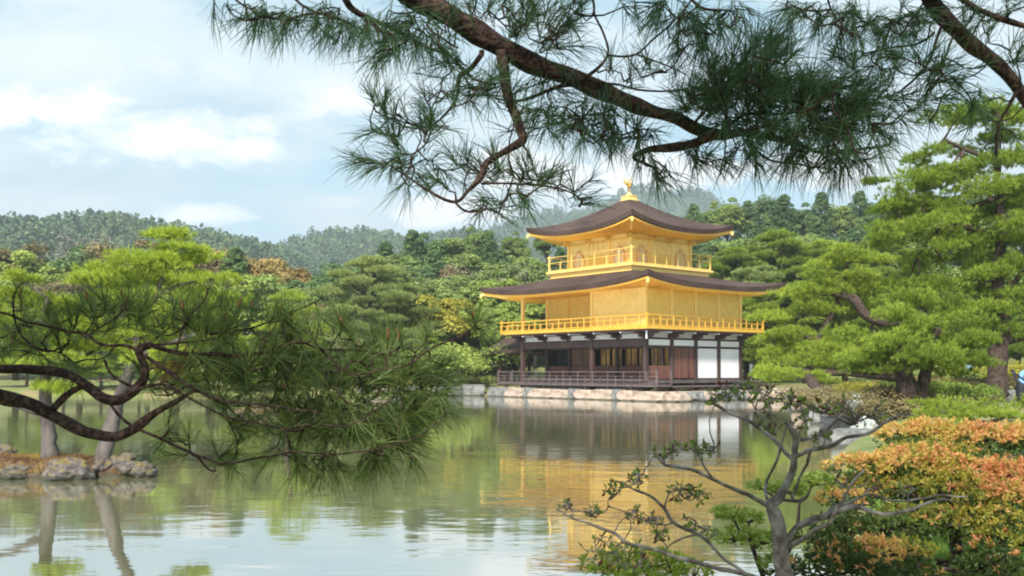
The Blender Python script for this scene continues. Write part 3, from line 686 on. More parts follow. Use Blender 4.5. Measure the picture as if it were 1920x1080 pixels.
for x in (.7, 1.4): box((x-.03, -.03, 2.02), (x+.03, .03, 3.04), 'mullion', 'wood', 0)
for k in range(3):
    d_ = box((B+.13+k*.62, -.05-.02*(k % 2), 1.30), (B+.13+(k+1)*.62-.02, .02, 3.03), 'plank_door', 'wood_red', .01)
    box((B+.17+k*.62, -.085, 1.32), (B+.21+k*.62, -.055, 3.0), 'door_stile', 'wood', 0, parent=d_)
box((4.36, Lw-.03, 1.26), (Rw-.1, Lw+.03, 3.5), 'rear_wall', 'plaster'); box((B+.1, Lw-.03, 1.26), (4.1, Lw+.03, 3.5), 'rear_wall', 'wood')
box((Rw-.03, .1, 1.26), (Rw+.03, Lw-.1, 3.5), 'rear_wall', 'plaster')
# brackets under the golden balcony
q2 = 1.06
for i in range(6):
    y = i*B
    m = MB(); m.box((-.95, y-.07, 3.78), (.1, y+.07, 3.92)); m.box((-.55, y-.09, 3.62), (.1, y+.09, 3.78)); m.box((-.12, y-.32, 3.60), (.14, y+.32, 3.80)); part(m, 'bracket', 'wood')
    if i < 5:
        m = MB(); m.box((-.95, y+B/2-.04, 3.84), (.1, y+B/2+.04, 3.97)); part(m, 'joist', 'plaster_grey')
for i in range(5):
    x = i*B
    m = MB(); m.box((x-.07, -.94, 3.79), (x+.07, .12, 3.93)); m.box((x-.09, -.54, 3.63), (x+.09, .12, 3.79)); m.box((x-.32, -.13, 3.61), (x+.32, .15, 3.81)); part(m, 'bracket', 'wood')
    if i < 4:
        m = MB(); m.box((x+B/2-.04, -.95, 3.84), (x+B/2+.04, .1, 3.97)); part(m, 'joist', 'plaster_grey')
m = MB(); m.tube([(-.75, -.75, 3.5), (-.75, -.75, 4.0)], .05, 6); part(m, 'corner_pendant', 'plaster')
box((-.98, -.98, 3.93), (Rw+.98, Lw+.98, 4.02), 'balcony_beam', 'wood', 0)
# --- second storey, gilded
def railing(x0, x1, y0, y1, z0, z1, m, step, name='balcony_railing', r=.032, sides=(0, 1, 2, 3), over=.2, mids=(.38,)):
    cs = [(x0, y0), (x1, y0), (x1, y1), (x0, y1)]
    for i in sides:
        a, b_ = Vector((*cs[i], 0)), Vector((*cs[(i+1) % 4], 0)); d = (b_-a).normalized(); Ls = (b_-a).length
        mb = MB()
        mb.tube([a-d*over+Vector((0, 0, z1)), b_+d*over+Vector((0, 0, z1))], r*1.15, 6)
        for mm in mids: zz = z0+(z1-z0)*(1-mm); mb.tube([a-d*.03+Vector((0, 0, zz)), b_+d*.03+Vector((0, 0, zz))], r*.8, 6)
        zz = z0+.06; mb.tube([a+Vector((0, 0, zz)), b_+Vector((0, 0, zz))], r, 6)
        k = max(2, round(Ls/step))
        for j in range(1, k):
            p = a+d*(Ls*j/k); hh = z1-(0 if j % 2 == 0 else (z1-z0)*.38); mb.tube([p+Vector((0, 0, z0)), p+Vector((0, 0, hh))], r, 6)
        part(mb, name, m)
    for c in cs[:]:
        mb = MB(); mb.box((c[0]-r*1.7, c[1]-r*1.7, z0-.0), (c[0]+r*1.7, c[1]+r*1.7, z1+.07)); mb.lathe((c[0], c[1], z1+.07), [(.0, .08), (r*1.9, .04), (r*1.6, 0), (0, 0)], 8); part(mb, 'newel_post', m)
box((-q2, -q2, 4.024), (Rw+q2, Lw+q2, 4.20), 'balcony', 'gold_amber', .02, label='golden balcony floor of the second storey')
railing(-.98, Rw+.98, -.98, Lw+.98, 4.20, 4.80, 'gold_amber', .55)
zt2 = 6.42
def gwall(a, b_, name='wall', m='gold_pale'): return box((*a, 4.20), (*b_, zt2), name, m, .01)
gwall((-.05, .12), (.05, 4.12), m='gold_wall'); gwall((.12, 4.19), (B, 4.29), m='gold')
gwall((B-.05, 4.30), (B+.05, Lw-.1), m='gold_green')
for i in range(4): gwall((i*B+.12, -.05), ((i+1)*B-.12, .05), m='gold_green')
gwall((B+.1, Lw-.05), (Rw-.1, Lw+.05), m='gold'); gwall((Rw-.05, .1), (Rw+.05, Lw-.1), m='gold')
for x, y in [(0, 0), (0, 4.24), (0, Lw), (B, Lw), (Rw, Lw)]+[(B*k, 0) for k in range(1, 5)]: post(x, y, 4.20, zt2+.05, 'gold_pale', .10)
for k in range(3, 5): post(B, B*k+.0, 4.20, zt2, 'gold', .09)
for z in (4.95, 5.7):
    box((-.075, .12, z), (-.05, 4.12, z+.04), 'wall_batten', 'gold_pale', 0)
for k in range(4):
    for z in (6.30,): box((k*B+.12, -.08, z-.05), ((k+1)*B-.12, -.052, z+.08), 'wall_batten', 'gold', 0)
for k in range(1, 9): box((B-.08, 4.30+k*.7-.02, 4.22), (B-.052, 4.30+k*.7+.02, 6.3), 'wall_batten', 'gold_pale', 0)
box((.0, .0, zt2), (Rw, Lw, zt2+.06), 'veranda_ceiling', 'gold_deep', 0)
r2 = hip((-1.98, Rw+1.98, -1.98, Lw+1.98), 6.36, .50, 3.0, (4.27-3.35, 4.27+3.35, 5.31-3.35, 5.31+3.35), 7.62, 1.1, .27, (-.06, Rw+.06, -.06, Lw+.06), 6.46, 'gold_deep', 'lower_roof')
for i, (x, y) in enumerate([(-1.9, -1.9), (Rw+1.9, -1.9), (Rw+1.9, Lw+1.9), (-1.9, Lw+1.9)]):
    sx = -1 if x < 0 else 1; sy = -1 if y < 0 else 1
    m = MB(); m.tube([(x-sx*1.2, y-sy*1.2, 6.46), (x, y, 6.62)], .07, 6); m.lathe((x+sx*.02, y+sy*.02, 6.40), [(0, 0), (.07, .02), (.09, .12), (.05, .24), (0, .26)], 8); part(m, 'corner_rafter', 'gold_pale', parent=r2)
# --- third storey
cx3, cy3, s3 = 4.27, 5.31, 2.68
q3 = 3.65
box((cx3-q3+.15, cy3-q3+.15, 7.55), (cx3+q3-.15, cy3+q3-.15, 7.82), 'balcony_skirt', 'gold_pale', .01)
box((cx3-q3-.05, cy3-q3-.05, 7.82), (cx3+q3+.05, cy3+q3+.05, 7.96), 'balcony', 'gold_pale', .02, label='golden balcony floor of the third storey')
box((cx3-q3+.05, cy3-q3+.05, 7.48), (cx3+q3-.05, cy3+q3-.05, 7.55), 'balcony_skirt', 'gold', .01)
railing(cx3-q3+.1, cx3+q3-.1, cy3-q3+.1, cy3+q3-.1, 7.96, 8.86, 'gold_pale', .95, r=.024)
zt3 = 9.92
box((cx3-s3, cy3-s3, 7.96), (cx3+s3, cy3+s3, zt3), 'wall', 'gold_wall', .01)
b3 = 2*s3/3
for sx in (-1, 1):
    for k in range(4):
        post(cx3-s3+b3*k, cy3+sx*s3, 7.96, zt3+.02, 'gold_pale', .085)
        if 0 < k < 3: post(cx3+sx*s3, cy3-s3+b3*k, 7.96, zt3+.02, 'gold_pale', .085)
for z in (8.0, 8.62, 9.55):
    m = MB(); e = s3+.045
    for a, b_ in [((cx3-e, cy3-e), (cx3+e, cy3-s3)), ((cx3-e, cy3+s3), (cx3+e, cy3+e)), ((cx3-e, cy3-s3+.002), (cx3-s3, cy3+s3-.002)), ((cx3+s3, cy3-s3+.002), (cx3+e, cy3+s3-.002))]:
        m.box((*a, z), (*b_, z+.09))
    part(m, 'wall_band', 'gold')
def bell(scale):
    pts = [(-.34, 0), (-.36, .35), (-.33, .62), (-.24, .84), (-.10, .98), (0, 1.07), (.10, .98), (.24, .84), (.33, .62), (.36, .35), (.34, 0)]
    return [(x*scale*1.35, z*scale*1.04) for x, z in pts]
def bell_window(face, c):
    """bell arched window: frame ring, paper, centre bar"""
    o_, i_ = bell(1.0), [(x*.80, .02+z*.86) for x, z in bell(1.0)]
    z0 = 8.12; nn = len(o_)
    def P(x, z, d):
        if face == 'S': return (cx3-s3-d, c+x, z0+z)
        return (c+x, cy3-s3-d, z0+z)
    m = MB(); vs = [P(x, z, .09) for x, z in o_]+[P(x, z, .09) for x, z in i_]+[P(x, z, .0) for x, z in o_]+[P(x, z, .0) for x, z in i_]
    fs = []
    for k in range(nn-1):
        fs += [(k, k+1, nn+k+1, nn+k), (2*nn+k, 2*nn+k+1, k+1, k), (nn+k, nn+k+1, 3*nn+k+1, 3*nn+k)]
    m.add(vs, fs); m.box(P(-.5, -.05, .0), P(.5, .02, .11))
    wdw = part(m, 'window', 'frame_orange')
    m = MB(); m.add([P(x, z, .02) for x, z in i_], [tuple(range(nn))]); part(m, 'paper_pane', 'paper', parent=wdw)
    m = MB(); m.box(P(-.02, 0, .022), P(.02, .9, .05)); m.box(P(-.37, .40, .022), P(.37, .43, .045)); part(m, 'glazing_bar', 'gold_pale', parent=wdw)
for c in (-1, 1):
    bell_window('S', cy3+c*b3*.98); bell_window('E', cx3+c*b3*.98)
for k in range(4):
    y = cy3-b3/2+.09+k*.405; d_ = box((cx3-s3-.06, y, 8.1), (cx3-s3-.01, y+.38, 9.5), 'panel_door', 'gold_pale', .01)
    box((cx3-s3-.07, y+.06, 8.2), (cx3-s3-.062, y+.32, 8.8), 'door_inset', 'gold', 0, parent=d_)
    x = cx3-b3/2+.09+k*.405; d_ = box((x, cy3-s3-.06, 8.1), (x+.38, cy3-s3-.01, 9.5), 'panel_door', 'gold_pale', .01)
    box((x+.06, cy3-s3-.07, 8.2), (x+.32, cy3-s3-.062, 8.8), 'door_inset', 'gold', 0, parent=d_)
# bracket sets under the top eave
for sx in (-1, 1):
    for k in range(4):
        for (x, y, dx, dy) in ((cx3-s3+b3*k, cy3+sx*s3, 0, sx), (cx3+sx*s3, cy3-s3+b3*k, sx, 0)):
            m = MB(); m.box((x-.07-(.0), y-.07, 9.60), (x+.07+dx*.45, y+.07+dy*.45, 9.70)); m.box((x-.16*abs(dy)-.05, y-.16*abs(dx)-.05, 9.70), (x+.16*abs(dy)+.05+dx*.25, y+.16*abs(dx)+.05+dy*.25, 9.82))
            part(m, 'eave_bracket', 'gold')
q = 4.60
r3 = hip((cx3-q, cx3+q, cy3-q, cy3+q), 9.96, .62, 2.4, (cx3-.40, cx3+.40, cy3-.40, cy3+.40), 12.42, 1.32, .25, (cx3-s3-.06, cx3+s3+.06, cy3-s3-.06, cy3+s3+.06), 9.93, 'gold_deep', 'upper_roof')
for sx, sy in ((-1, -1), (1, -1), (1, 1), (-1, 1)):
    x, y = cx3+sx*4.52, cy3+sy*4.52
    m = MB(); m.tube([(x-sx*1.4, y-sy*1.4, 10.02), (x, y, 10.34)], .07, 6); m.lathe((x, y, 10.14), [(0, 0), (.07, .02), (.09, .12), (.05, .24), (0, .26)], 8); part(m, 'corner_rafter', 'gold_pale', parent=r3)
# roof crown and phoenix
m = MB(); m.box((cx3-.43, cy3-.43, 12.32), (cx3+.43, cy3+.43, 12.48)); m.box((cx3-.34, cy3-.34, 12.50), (cx3+.34, cy3+.34, 12.66)); m.box((cx3-.38, cy3-.38, 12.66), (cx3+.38, cy3+.38, 12.71))
m.lathe((cx3, cy3, 12.72), [(.22, 0), (.20, .08), (.09, .16), (.07, .22), (.12, .26), (.0, .28)], 12); fin = part(m, 'roof_crown', 'gold_pale', .02)
m = MB(); c = Vector((cx3, cy3, 13.0))
dv = Vector((-.62, -.3, 0)).normalized()*-1; sv = Vector((-dv.y, dv.x, 0))
def PP(f, s_, z): return c+dv*f+sv*s_+Vector((0, 0, z))
for s_ in (-.05, .05): m.tube([PP(0, s_, 0), PP(-.02, s_, .12), PP(.02, s_, .24)], .016, 6)
m.tube([PP(-.20, 0, .30), PP(-.08, 0, .28), PP(.05, 0, .30), PP(.14, 0, .40), PP(.16, 0, .50), PP(.20, 0, .58), PP(.27, 0, .57)], [.03, .09, .10, .055, .035, .045, .008], 10)
m.tube([PP(.19, 0, .61), PP(.15, 0, .70)], [.012, .004], 5)
for s_ in (-1, 1):
    for k in range(6):
        a = .3+k*.22; m.tube([PP(-.02, s_*.08, .34), PP(-.06-k*.035, s_*(.20+.02*k), .46+.03*k), PP(-.12-.05*k, s_*(.30-.03*k), .56+.06*k)], [.03, .022, .005], 5)
for k in range(5):
    s_ = (k-2)*.06; m.tube([PP(-.18, 0, .31), PP(-.34, s_, .46), PP(-.40, s_*1.6, .66), PP(-.34, s_*2, .82-.03*abs(k-2))], [.03, .026, .022, .006], 5)
part(m, 'phoenix', 'gold', smooth=True, parent=fin)
# --- lower deck towards the pond with its railing
box((-1.30, -2.0, .84), (-.05, Lw+1.0, .98), 'pond_deck', 'wood_grey', .02)
railing(-1.25, -.1, -1.95, Lw+.95, .98, 1.66, 'wood_grey', .62, 'deck_railing', .028, (3,), .1, (.35, .65))
box((-.04, -2.0, .80), (9.3, -.16, .90), 'side_deck', 'wood_grey', .02); box((-.04, -1.1, 1.02), (9.3, -.16, 1.14), 'side_step', 'wood_grey', .02)
for k in range(8):
    post(-1.2, -1.8+k*1.8, .3, .84, 'wood', .06, 'deck_stub'); post(.6+k*1.2, -1.9, .4, .8, 'wood', .05, 'deck_stub')
post(-.72, -.72, .35, 1.66, 'wood_grey', .06, 'deck_post')
# --- fishing deck on the west side
x0, x1, y1 = 1.75, 4.4, 15.1
for x, y in ((x0, y1), (x1, y1), (x0, 12.6), (x1, 12.6)): post(x, y, .2, 2.95, 'wood', .08, 'fishing_deck_post')
box((x0-.3, 11.7, .86), (x1+.3, y1+.3, .98), 'fishing_deck_floor', 'wood_grey')
for x in (x0, x1): box((x-.05, 10.8, 2.80), (x+.05, y1+.1, 2.95), 'fishing_deck_beam', 'wood')
m = MB(); ym = (x0+x1)/2; vs = []; fs = []
nn = 8
for j, yv in enumerate((10.7, y1+1.2)):
    for k in range(nn+1):
        xx = x0-.85+(x1-x0+1.7)*k/nn; h_ = 3.02+1.0*(1-abs(2*k/nn-1)**.85); vs.append((xx, yv, h_))
        vs.append((xx, yv, h_-.12))
for k in range(nn):
    a, b_ = 2*k, 2*(nn+1)+2*k
    fs += [(a, a+2, b_+2, b_), (a+1, b_+1, b_+3, a+3), (a, a+1, a+3, a+2), (b_, b_+2, b_+3, b_+1)]
fs += [(0, 2*(nn+1), 2*(nn+1)+1, 1), (2*nn, 2*nn+1, 4*nn+3, 4*nn+2)]
m.add(vs, fs); part(m, 'fishing_deck_roof', 'bark_roof')
mb = MB()
for z in (1.3, 1.6): mb.tube([(x0-.2, 11.7, z), (x0-.2, y1+.2, z)], .03, 6)
for k in range(6): mb.tube([(x0-.2, 11.7+k*.7, .98), (x0-.2, 11.7+k*.7, 1.6)], .03, 6)
part(mb, 'fishing_deck_railing', 'wood')

# ------------------------------------------------------------------ rocks
def rock_mesh(seed, m):
    import bmesh
    bm = bmesh.new(); bmesh.ops.create_icosphere(bm, subdivisions=4, radius=1)
    rg = random.Random(seed); off = Vector((rg.uniform(-50, 50),)*3)
    for v_ in bm.verts:
        d = v_.co.normalized(); k = 1+.42*mnoise.noise(d*1.3+off)+.20*mnoise.noise(d*3.1+off)+.05*mnoise.noise(d*8+off)
        p_ = d*k; lim = .74 if seed < 14 else 5
        p_ = Vector([max(-lim, min(lim, q_)) for q_ in p_]); v_.co = p_/(.8 if seed < 14 else 1)
    me = bpy.data.meshes.new('rock'); bm.to_mesh(me); bm.free(); me.materials.append(M[m])
    return me
RK = {k: [rock_mesh(i*7+j, k) for j in range(4)] for i, k in enumerate(('stone_pink', 'stone_grey', 'rock_dark', 'rock_white'))}
def rock(x, y, z, sx, sy, sz, m, label, group=None, rz=None, name='rock'):
    o = mobj(name, rnd.choice(RK[m])); o.location = (x, y, z); o.scale = (sx, sy, sz); o.rotation_euler = (0, 0, rnd.uniform(0, 6) if rz is None else rz)
    return tag(o, label, 'rock', group)
ca, sa = cos(AZ), sin(AZ)
def loc(r_, l_): return (PX0+ca*r_-sa*l_, D0+sa*r_+ca*l_)
l_ = -2.6; n = 0
specs = [(2.0, 'stone_pink'), (1.1, 'stone_pink'), (.5, 'stone_grey'), (1.7, 'stone_pink'), (1.3, 'stone_pink'), (.45, 'stone_grey'), (1.5, 'stone_pink'), (1.9, 'stone_pink'), (.7, 'stone_grey'), (1.6, 'stone_pink'), (1.0, 'stone_grey'), (.8, 'stone_grey')]
for w_, mm in specs:
    p = loc(-1.35, l_+w_/2); g = mm == 'stone_grey'
    rock(p[0]+rnd.uniform(-.08, .08), p[1], .17+rnd.uniform(-.03, .05), .50, w_*.58, .46 if g else .40, mm, '%s stone under the pond deck, %s left of the deck corner' % ('grey' if g else 'pinkish', ORD[n] if n else 'nearest'), 'foundation stones in front of the pavilion', AZ+rnd.uniform(-.08, .08), 'foundation_stone')
    l_ += w_; n += 1
x_ = -1.2; n = 0
for w_, mm in [(1.3, 'stone_pink'), (1.0, 'stone_grey'), (1.6, 'stone_pink'), (.8, 'stone_grey'), (1.5, 'stone_grey'), (1.2, 'stone_pink'), (1.4, 'stone_pink'), (1.3, 'stone_grey')]:
    p = loc(x_+w_/2, -2.7-.25*rnd.random()); g = mm == 'stone_grey'
    rock(p[0], p[1], .14, w_*.58, .55, .40, mm, '%s flat stone at the water edge, %s right of the deck corner' % ('grey' if g else 'pinkish', ORD[n] if n else 'nearest'), 'stones along the east side of the pavilion', AZ, 'shore_stone')
    x_ += w_; n += 1
p = loc(3.2, -1.6)
m = MB(); m.box((-1.5, -2.25, .30), (9.5, -.2, .52)); m.box((-1.2, -.2, .30), (9.3, Lw+1.2, .50)); o = m.build('stone_terrace', M['stone_pink'], None, False, .03); o.location = (PX0, D0, 0); o.rotation_euler = (0, 0, AZ); tag(o, kind='structure')
for n, (px, Y_, s_, mm) in enumerate([(888, 63.2, .7, 'stone_grey'), (868, 64.4, .6, 'stone_pink'), (850, 63.6, .55, 'stone_grey'), (828, 63.6, .6, 'stone_grey'), (805, 63.8, .5, 'stone_pink'), (780, 63.6, .6, 'stone_grey'), (750, 63.8, .5, 'stone_grey'), (715, 64, .6, 'stone_pink'), (680, 64, .5, 'stone_grey')]):
    rock((px-960)*Y_/F, Y_, .22, s_*1.1, s_*.8, s_*.8, mm, 'weathered stone on the far bank, %s left of the fishing deck' % (ORD[n] if n else 'nearest'), 'stones on the far bank')
for n, (px, Y_, s_, mm) in enumerate([(1500, 52.5, 1.0, 'stone_grey'), (1478, 56, 1.0, 'stone_pink'), (1512, 47, .8, 'stone_grey'), (1522, 43, .9, 'stone_grey'), (1530, 39.0, .9, 'stone_pink'), (1550, 34.0, .7, 'stone_grey'), (1560, 30, .7, 'stone_grey'), (1580, 26.0, .6, 'stone_grey'), (1600, 21.0, .5, 'stone_grey')]):
    rock((px-960)*Y_/F, Y_, .12, s_, s_*.8, s_*.55, mm, 'low shore stone on the right bank, %s from the pavilion' % (ORD[n] if n else 'nearest'), 'shore stones on the right bank')
rock(8.72, 24.4, .80, .17, .16, .26, 'rock_white', 'pale upright stone behind the sparse shrub, left of the forked pine trunk', None)
rock(7.9, 21.5, .30, .26, .24, .30, 'rock_white', 'small pale stone at the water edge below the upright stone', None)
rock(9.8, 26.4, .80, .22, .2, .22, 'rock_white', 'lichened white stone half hidden between the upright stone and the forked trunk', None)

# ------------------------------------------------------------------ the little island on the left
rg = np.random.default_rng(3)
n1, n2 = 70, 34; vs = []; fs = []
for j in range(n2+1):
    q = j/n2
    for i in range(n1):
        a = 2*pi*i/n1; k = 1
        x = -8.35+cos(a)*2.75*k*q; y = 15.3+sin(a)*.75*k*q
        z = .28*(1-q**5)-.16*q**8+.10*mnoise.noise(Vector((x*2.2, y*2.2, 1)))*(1-q**8)+.03*mnoise.noise(Vector((x*8, y*8, 1)))
        vs.append((x, y, z))
for j in range(n2):
    for i in range(n1): fs.append((j*n1+i, (j+1)*n1+i, (j+1)*n1+(i+1) % n1, j*n1+(i+1) % n1))
m = MB(); m.add(vs, fs); tag(m.build('island', M['island_soil'], None, True), kind='structure')
ia = rg.uniform(0, 2*pi, 9000); iq = rg.random(9000)**.5*.93
ix = -8.35+np.cos(ia)*2.75*iq; iy = 15.3+np.sin(ia)*.75*iq; iz = np.array([.28*(1-q_**5)-.16*q_**8+.10*mnoise.noise(Vector((x_*2.2, y_*2.2, 1)))*(1-q_**8)+.03*mnoise.noise(Vector((x_*8, y_*8, 1)))-.005 for x_, y_, q_ in zip(ix, iy, iq)])
V, Fq = tufts_np(np.stack([ix, iy, iz], 1), np.stack([rg.normal(size=9000)*.6, rg.normal(size=9000)*.6, np.full(9000, .55)], 1), .075, 3, .005, rg, .9)
tag(mobj('island_moss', npmesh('island_moss', V, Fq, M['litter'], False, np.repeat(np.clip(.35+.5*np.sin(ix*3.1)*np.cos(iy*5+ix)+rg.normal(size=9000)*.2, 0, 1), 3))), 'brown and mustard moss with fallen needles covering the island', 'moss', kind='stuff')
for (px, Y_, z_, sx, sy, sz, lab) in [(128, 14.65, .14, .38, .28, .30, 'large dark boulder with white lichen at the front of the island, below the upright trunk'),
                                      (14, 15.6, .30, .26, .22, .30, 'dark boulder at the left end of the island by the frame edge'),
                                      (198, 15.1, .22, .24, .2, .26, 'grey boulder at the foot of the leaning trunk'), (238, 15.1, .24, .26, .2, .24, 'rounded grey boulder just right of the leaning trunk'),
                                      (30, 14.75, .08, .30, .22, .22, 'brownish boulder at the water edge left of the large dark boulder'), (270, 14.95, .12, .22, .18, .20, 'low grey boulder at the right tip of the island')]:
    rock((px-960)*Y_/F, Y_, z_*.8, sx*.86, sy*.85, sz*.66, 'rock_dark', lab, 'boulders on the island')

m = MB(); vs = []; fs = []
for j in range(9):
    for i in range(28):
        a = 2*pi*i/28; q = j/8; k = 1+.12*sin(3*a)+.08*sin(5*a+1); x = -8.4+cos(a)*2.6*k*q; y = 36+sin(a)*1.3*k*q
        vs.append((x, y, .38*(1-q**3)-.15*q**6+.05*mnoise.noise(Vector((x*2, y*2, 4)))))
for j in range(8):
    for i in range(28): fs.append((j*28+i, (j+1)*28+i, (j+1)*28+(i+1) % 28, j*28+(i+1) % 28))
m.add(vs, fs); tag(m.build('islet', M['island_soil'], None, True), kind='structure')
# ------------------------------------------------------------------ pines built pad by pad
def limb(mb, pts, n=8, seed=0, wob=.0, sub=4):
    """smooth tube through (px, py, Y, radius px)"""
    P = [W(p[0], p[1], p[2]) for p in pts]; r_ = [p[3]*p[2]/F for p in pts]
    Q = []; RR = []
    for i in range(len(P)-1):
        p0, p1, p2, p3 = P[max(i-1, 0)], P[i], P[i+1], P[min(i+2, len(P)-1)]
        for k in range(sub):
            u_ = k/sub
            Q.append(.5*((2*p1)+(p2-p0)*u_+(2*p0-5*p1+4*p2-p3)*u_*u_+(3*p1-p0-3*p2+p3)*u_**3)); RR.append(r_[i]*(1-u_)+r_[i+1]*u_)
    Q.append(P[-1]); RR.append(r_[-1])
    if wob:
        for i in range(1, len(Q)-1):
            Q[i] = Q[i]+Vector([mnoise.noise(Q[i]*9+Vector((seed, j*7, 0)))*wob for j in range(3)]); RR[i] *= 1+.22*mnoise.noise(Q[i]*14)
    mb.tube(Q, RR, n); return Q
def pad_pine(name, label, base, limbs, pads, leaf, L=.15, wd=.012, k=9, per=130, flat=.33, group=None, bark='bark', cat='tree', ydep=1.2, seed=1):
    """pads: (px, py, Y, half width px)"""
    root = empty(name, base); tag(root, label, cat, group); inv = Vector(base); rg = np.random.default_rng(seed)
    mb = MB(); nodes = []
    for l in limbs: nodes += limb(mb, l, 8, seed, .02)
    cs = []; rs = []
    for p in pads:
        c = W(p[0], p[1], p[2]); r0 = p[3]*p[2]/F
        for q_ in range(4):
            o_ = np.array([rg.uniform(-.62, .62), rg.uniform(-.8, .8)*ydep, rg.uniform(-.28, .28)])*r0
            cs.append(np.array(c)+o_); rs.append(r0*rg.uniform(.45, .75))
        nd = min(nodes, key=lambda v_: (v_-c).length); mid = (nd+c)/2+Vector((0, 0, -.06*r0))
        mb.tube([nd, mid, c-Vector((0, 0, .12*r0))], [max(.02, r0*.05), max(.016, r0*.035), .008], 6)
    V, Fq, T = pad_tufts(cs, rs, per, L, k, wd, rg, flat, True)
    mb.v = [tuple(Vector(v_)-inv) for v_ in mb.v]
    mobj('crown', npmesh('crown', V-np.array(inv), Fq, M[leaf], False, T), root)
    mobj('trunk', mb_mesh(mb, 'trunk', M[bark]), root)
    return root
# island pines, about fifteen metres away
Yi = 15.2
pad_pine('island_pine', 'bright green pine with upright trunk on the island, left of the leaning one', tuple(W(94, 845, Yi)),
         [[(94, 862, Yi, 17), (92, 820, Yi, 14), (88, 770, Yi, 13), (85, 720, Yi, 11), (95, 660, Yi, 9), (80, 600, Yi, 6), (90, 560, Yi, 4)],
          [(88, 775, Yi, 8), (60, 768, Yi-.1, 8), (25, 755, Yi-.2, 7), (-20, 740, Yi-.2, 6)], [(86, 700, Yi, 6), (140, 680, Yi+.3, 5), (200, 640, Yi+.4, 3)]],
         [(20, 610, Yi, 60), (90, 570, Yi+.2, 60), (60, 640, Yi-.3, 70), (150, 620, Yi, 60), (10, 560, Yi+.5, 40), (-40, 620, Yi, 60), (110, 680, Yi-.3, 50), (20, 690, Yi-.4, 50), (170, 680, Yi+.3, 50), (110, 730, Yi-.2, 40), (40, 520, Yi, 30), (60, 600, Yi+.3, 70), (20, 650, Yi+.3, 60), (120, 640, Yi+.4, 70), (-10, 590, Yi+.3, 50), (130, 580, Yi+.4, 50)],
         'lf_niwaki', .13, .0075, 11, 330, .34, 'pines on the island', 'bark_grey', seed=3)
pad_pine('island_pine', 'tall bright green pine with pale leaning trunk on the island', tuple(W(196, 858, Yi-.1)),
         [[(190, 872, Yi-.1, 17), (200, 830, Yi-.1, 15), (214, 780, Yi-.1, 14), (225, 740, Yi-.1, 12), (250, 680, Yi, 10), (262, 620, Yi, 8), (290, 560, Yi, 6), (310, 500, Yi, 4), (300, 460, Yi, 2)],
          [(262, 620, Yi, 5), (220, 580, Yi, 5), (180, 550, Yi, 3)], [(285, 560, Yi, 5), (350, 530, Yi, 4), (400, 520, Yi, 3)], [(255, 670, Yi, 5), (330, 640, Yi-.2, 4), (390, 620, Yi, 3)]],
         [(300, 455, Yi, 55), (345, 470, Yi+.2, 50), (270, 480, Yi-.2, 55), (330, 500, Yi+.3, 50), (200, 505, Yi, 50), (165, 525, Yi+.1, 30), (230, 530, Yi, 50), (385, 530, Yi, 50), (300, 540, Yi+.3, 50), (410, 565, Yi+.2, 40), (340, 580, Yi-.2, 60),
          (260, 570, Yi, 50), (190, 570, Yi-.3, 50), (400, 610, Yi, 45), (300, 620, Yi-.2, 60), (230, 630, Yi, 50), (360, 660, Yi, 50), (280, 690, Yi-.2, 50), (420, 660, Yi+.3, 40), (350, 710, Yi, 40), (240, 600, Yi+.4, 70), (330, 600, Yi+.5, 80), (200, 540, Yi+.3, 60), (290, 510, Yi+.3, 70), (400, 640, Yi+.5, 60), (370, 560, Yi+.4, 55), (260, 650, Yi+.5, 70)],
         'lf_niwaki', .13, .0075, 11, 330, .34, 'pines on the island', 'bark_grey', seed=4)
pad_pine('small_pine', 'small bright pine on the low islet, right of the tall island pine', tuple(W(540, 770, 36)),
         [[(540, 778, 36, 6), (538, 700, 36, 5), (545, 640, 36, 4), (542, 590, 36, 3)]],
         [(542, 560, 36, 34), (515, 582, 36, 28), (570, 580, 36, 30), (545, 605, 36, 40), (500, 615, 36, 30), (590, 620, 36, 28), (545, 650, 36, 40)],
         'lf_niwaki', .15, .011, 9, 260, .45, seed=5)
# right bank: two big pines and the spreading garden pine
Ya, Yb_, Yc = 26, 31, 40
pad_pine('garden_pine', 'big dark green pine on a forked trunk on the right bank', tuple(W(1712, 776, Ya)),
         [[(1712, 792, Ya, 27), (1706, 745, Ya, 22), (1694, 700, Ya, 16), (1680, 660, Ya, 12), (1690, 600, Ya, 8)], [(1722, 760, Ya, 13), (1732, 715, Ya, 12), (1742, 670, Ya, 10), (1760, 610, Ya, 6)],
          [(1698, 712, Ya, 8), (1660, 706, Ya, 8), (1620, 704, Ya+.5, 6), (1580, 700, Ya+.8, 4)]],
         [(1640, 640, Ya, 60), (1700, 600, Ya, 60), (1760, 620, Ya, 70), (1700, 655, Ya-.8, 75), (1620, 668, Ya, 50), (1780, 660, Ya-.5, 70), (1735, 685, Ya, 60), (1650, 690, Ya, 50), (1810, 690, Ya+.5, 50), (1820, 640, Ya, 50), (1720, 570, Ya+1, 50)],
         'lf_pine', .15, .011, 13, 270, .50, seed=6)
